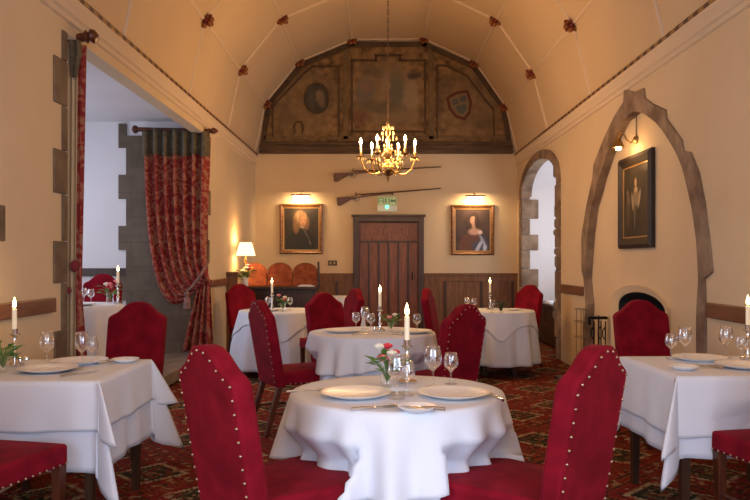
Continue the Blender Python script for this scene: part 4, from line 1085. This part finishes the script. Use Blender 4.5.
x, y, z = on(387, 387); posy(x, y, z, 'small vase of red and white flowers on the nearest round table', [redpet, whitepet, redpet, pink, redpet, whitepet], 26, 3, 1.15)
x, y, z = on(391, 331.5); posy(x, y, z, 'small vase of green foliage and a few buds on the middle round table', [pink, whitepet], 22, 4, 1.0)
x, y, z = on(283, 311); posy(x, y, z, 'small vase of pink and cream flowers on the far left table', [pink, whitepet, pink, redpet], 18, 5, 1.15)
x, y, z = on(501, 313); posy(x, y, z, 'little dark green plant beside the candle on the far right table', [], 30, 6, .95, leafd)
x, y, z = on(3, 372); posy(x, y, z, 'leafy green arrangement at the left edge of the left square table', [], 34, 7, 1.1)
posy(PX(110, 7.35), 7.35, ZC+.15, 'vase of bright pink flowers on the table in the raised bay', [pink, whitepet, pink, redpet, pink], 16, 8, 1.4)
posy(-1.98, 10.93, .93, 'white and green flower arrangement at the foot of the table lamp', [whitepet, whitepet, pink, whitepet, redpet], 34, 9, 2.0, leaf, china)
# shakers
def shaker_proto():
    t = thing('condiment_shaker', '', 'shaker')
    MB().lathe([(.015, 0), (.017, .01), (.014, .045)], 12).build('jar', glass, t, smooth=True)
    MB().lathe([(.015, .045), (.014, .058), (.004, .066)], 12).build('lid', silver, t, smooth=True)
    return Proto(t)
SH = shaker_proto()
SH.put(on(20, 369), 0, 'small glass shaker left of its twin by the candlestick on the left square table', 'shakers')
SH.put(on(26.5, 368), 0, 'small glass shaker right of its twin by the candlestick on the left square table', 'shakers')
SH.put(on(374.5, 334.5), 0, 'small glass shaker in front of the candlestick on the middle table', 'shakers')
# cutlery
def knife_proto():
    t = thing('table_knife', '', 'knife')
    MB().prism([(-.008, -.02), (.006, -.02), (.011, .03), (.010, .09), (.0, .12), (-.008, .09)], .003, .005, 'z').build('blade', steel, t)
    MB().taper((0, 0, 0), (0, .0, .001), .001, .001).v
    b = MB(); b.tube([(0, -.115, .006), (0, -.07, .007), (0, -.018, .005)], [.007, .0065, .004], 8); b.build('handle', steel, t, smooth=True)
    return Proto(t)
def fork_proto():
    t = thing('table_fork', '', 'fork')
    b = MB(); b.tube([(0, -.10, .004), (0, -.03, .005), (0, .04, .004)], [.006, .0035, .003], 8); b.build('handle', steel, t, smooth=True)
    b = MB(); b.box(-.012, .012, .04, .058, .003, .0055)
    for k in range(4): b.box(-.012+k*.0068, -.0085+k*.0068, .058, .10, .003, .005)
    b.build('tines', steel, t)
    return Proto(t)
KN = knife_proto(); FK = fork_proto()
GK = 'cutlery on the tables'
KN.put(on(378, 408), radians(-62), 'knife lying in front of the left plate on the nearest table', GK)
KN.put((on(417, 411)[0], on(417, 411)[1], ZC+.012), radians(60), 'knife resting across the small side plate on the nearest table', GK)
FK.put(on(309, 391), radians(-70), 'fork lying at the left rim of the nearest table', GK)
FK.put(on(494, 397), radians(12), 'fork lying at the right rim of the nearest table', GK)
KN.put(on(80, 374), radians(-28), 'knife lying right of the front plate on the left square table', GK)
KN.put(on(112, 361.5), radians(-20), 'knife beside the back plate on the left square table', GK)
FK.put(on(122, 362), radians(-20), 'fork beside the side plate on the left square table', GK)
KN.put((1.75, 3.98, ZC), radians(30), 'knife left of the front plate on the right square table', GK)
KN.put((.08, 5.72, ZC), radians(60), 'knife near the front rim of the middle table', GK)
FK.put((-.12, 5.72, ZC), radians(-65), 'fork near the front rim of the middle table', GK)
# folded napkins on the serving cabinet, etc.

# ------------------------------------------------------------------ cupboard in the recess
t = thing('low_cupboard', 'low dark wooden cupboard standing in the window recess', 'cupboard', (0, 0, 0))
b = MB(); b.box(XR+.20, XR+.75, 10.12, 12.30, .03, .62); b.build('carcase', darkwood, t, bevel=.006)
MB().box(XR+.15, XR+.78, 10.10, 12.34, .62, .65).build('top', darkwood, t, bevel=.006)
for i in range(3):
    dd = MB().box(XR+.185, XR+.205, 10.2+i*.69, 10.82+i*.69, .08, .58).build('door', darkwood, t, bevel=.005)
    MB().ball((XR+.178, 10.75+i*.69, .34), .014, 8).build('knob', brass, dd, smooth='all')
tag(MB().box(XR+.18, XR+.5, 11.2, 11.6, .652, .672).box(XR+.2, XR+.48, 11.24, 11.56, .672, .69).build('folded_napkin', linen, None, bevel=.008), 'stack of folded white napkins on the cupboard in the window recess', 'napkin')
tag(MB().lathe([(.001, 0), (.06, 0), (.09, .02), (.095, .022)], 24, (XR+.36, 10.62, .651)).build('serving_dish', china, None, smooth=True), 'white dish on the near end of the cupboard in the window recess', 'dish')
tag(MB().box(-1.20, -.96, 10.86, 11.1, .931, .945).box(-1.18, -1.0, 10.88, 11.08, .945, .957).build('folded_napkin', linen, None, bevel=.005), 'folded white napkins on the right end of the sideboard', 'napkin')

# ------------------------------------------------------------------ fireside things
d0 = 7.62
t = thing('fireside_stand', 'black iron companion stand with fire tools beside the fireplace', 'fire tools', (2.36, 7.95, .025))
MB().lathe([(.10, 0), (.10, .012), (.03, .03), (.012, .05)], 16).build('base', iron, t, smooth=True)
MB().tube([(0, 0, .03), (0, 0, .70)], .010, 8).build('post', iron, t, smooth=True)
MB().box(-.11, .09, -.03, .03, .66, .69).box(-.115, -.09, -.03, .03, .60, .69).build('crossbar', iron, t, bevel=.006)
for q, (dx, dy) in enumerate(((-.06, -.04), (.06, -.04), (.04, .05), (-.04, .05))):
    b = MB(); b.tube([(dx, dy, .12), (dx, dy, .64)], .007, 6); b.tube([(dx, dy, .58), (dx-.03, dy, .54), (dx-.03, dy, .48), (dx, dy, .44)], .007, 6)
    b.box(dx-.02, dx+.02, dy-.012, dy+.012, .07, .14); b.build('fire_tool', iron, t)
t = thing('wire_rack', 'thin wire plate rack standing against the left leg of the pointed arch', 'rack', (2.36, 8.45, 0))
wire = mat('wire', (.20, .16, .12), .35, .8)
b = MB()
for yy, xx in ((-.10, -.08), (.10, -.08), (-.10, .0), (.10, .0)): b.tube([(xx, yy, .0), (xx, yy, .76)], .004, 6)
b.build('uprights', wire, t)
for k, z_ in enumerate((.15, .44, .62, .76)):
    b = MB(); b.tube([(-.10, -.12, z_), (.0, -.12, z_), (.0, .12, z_), (-.10, .12, z_), (-.10, -.12, z_)], .004, 6); b.build('shelf_loop', wire, t)

# ------------------------------------------------------------------ light
def area(loc, rot, sx, sy, e, c, name='daylight'):
    l = bpy.data.lights.new(name, 'AREA'); l.shape = 'RECTANGLE'; l.size = sx; l.size_y = sy; l.energy = e; l.color = c
    o = bpy.data.objects.new(name, l); col.objects.link(o); o.location = loc; o.rotation_euler = rot; return o
DAY = (.66, .79, 1.0)
area((-.95, YR-.05, 1.7), (radians(65), 0, 0), 1.7, 2.0, 32, DAY)           # rear windows, facing +y
area((1.17, YR-.05, 1.7), (radians(65), 0, 0), 1.75, 2.0, 32, DAY)
area((XL-.2, -.9, 1.7), (0, radians(-65), 0), 1.8, 2.6, 125, DAY)           # left side window, facing +x
area((XR+.15, -.9, 1.7), (0, radians(65), 0), 1.8, 2.6, 125, DAY)            # right side window, facing -x
area((XBY-.03, 7.2, 1.85), (0, radians(-75), 0), 1.7, 3.2, 38, (.80, .84, 1.0))  # bay window, facing +x
area((XW+.03, 11.17, 1.72), (0, radians(90), 0), 1.5, 1.6, 24, (.96, .96, 1.0))  # recess window, facing -x
spot((.1, .2, 3.9), 48, .25, (1, .47, .15))       # unseen warm fill light above the viewpoint, added to warm the near walls
W = bpy.data.worlds.new('World'); bpy.context.scene.world = W; W.use_nodes = True
W.node_tree.nodes['Background'].inputs[0].default_value = (.62, .74, 1, 1); W.node_tree.nodes['Background'].inputs[1].default_value = .5

# ------------------------------------------------------------------ camera
cam = bpy.data.cameras.new('camera'); cam.sensor_width = 36; cam.lens = F/750*36; cam.shift_x = -4/750; cam.shift_y = 11/750
co = bpy.data.objects.new('camera', cam); col.objects.link(co); co.location = (0, 0, EYE); co.rotation_euler = (pi/2, 0, 0)
cam.clip_start = .05
sc = bpy.context.scene; sc.camera = co
sc.view_settings.view_transform = 'Standard'; sc.view_settings.look = 'None'; sc.view_settings.gamma = 1; sc.view_settings.exposure = 0.38
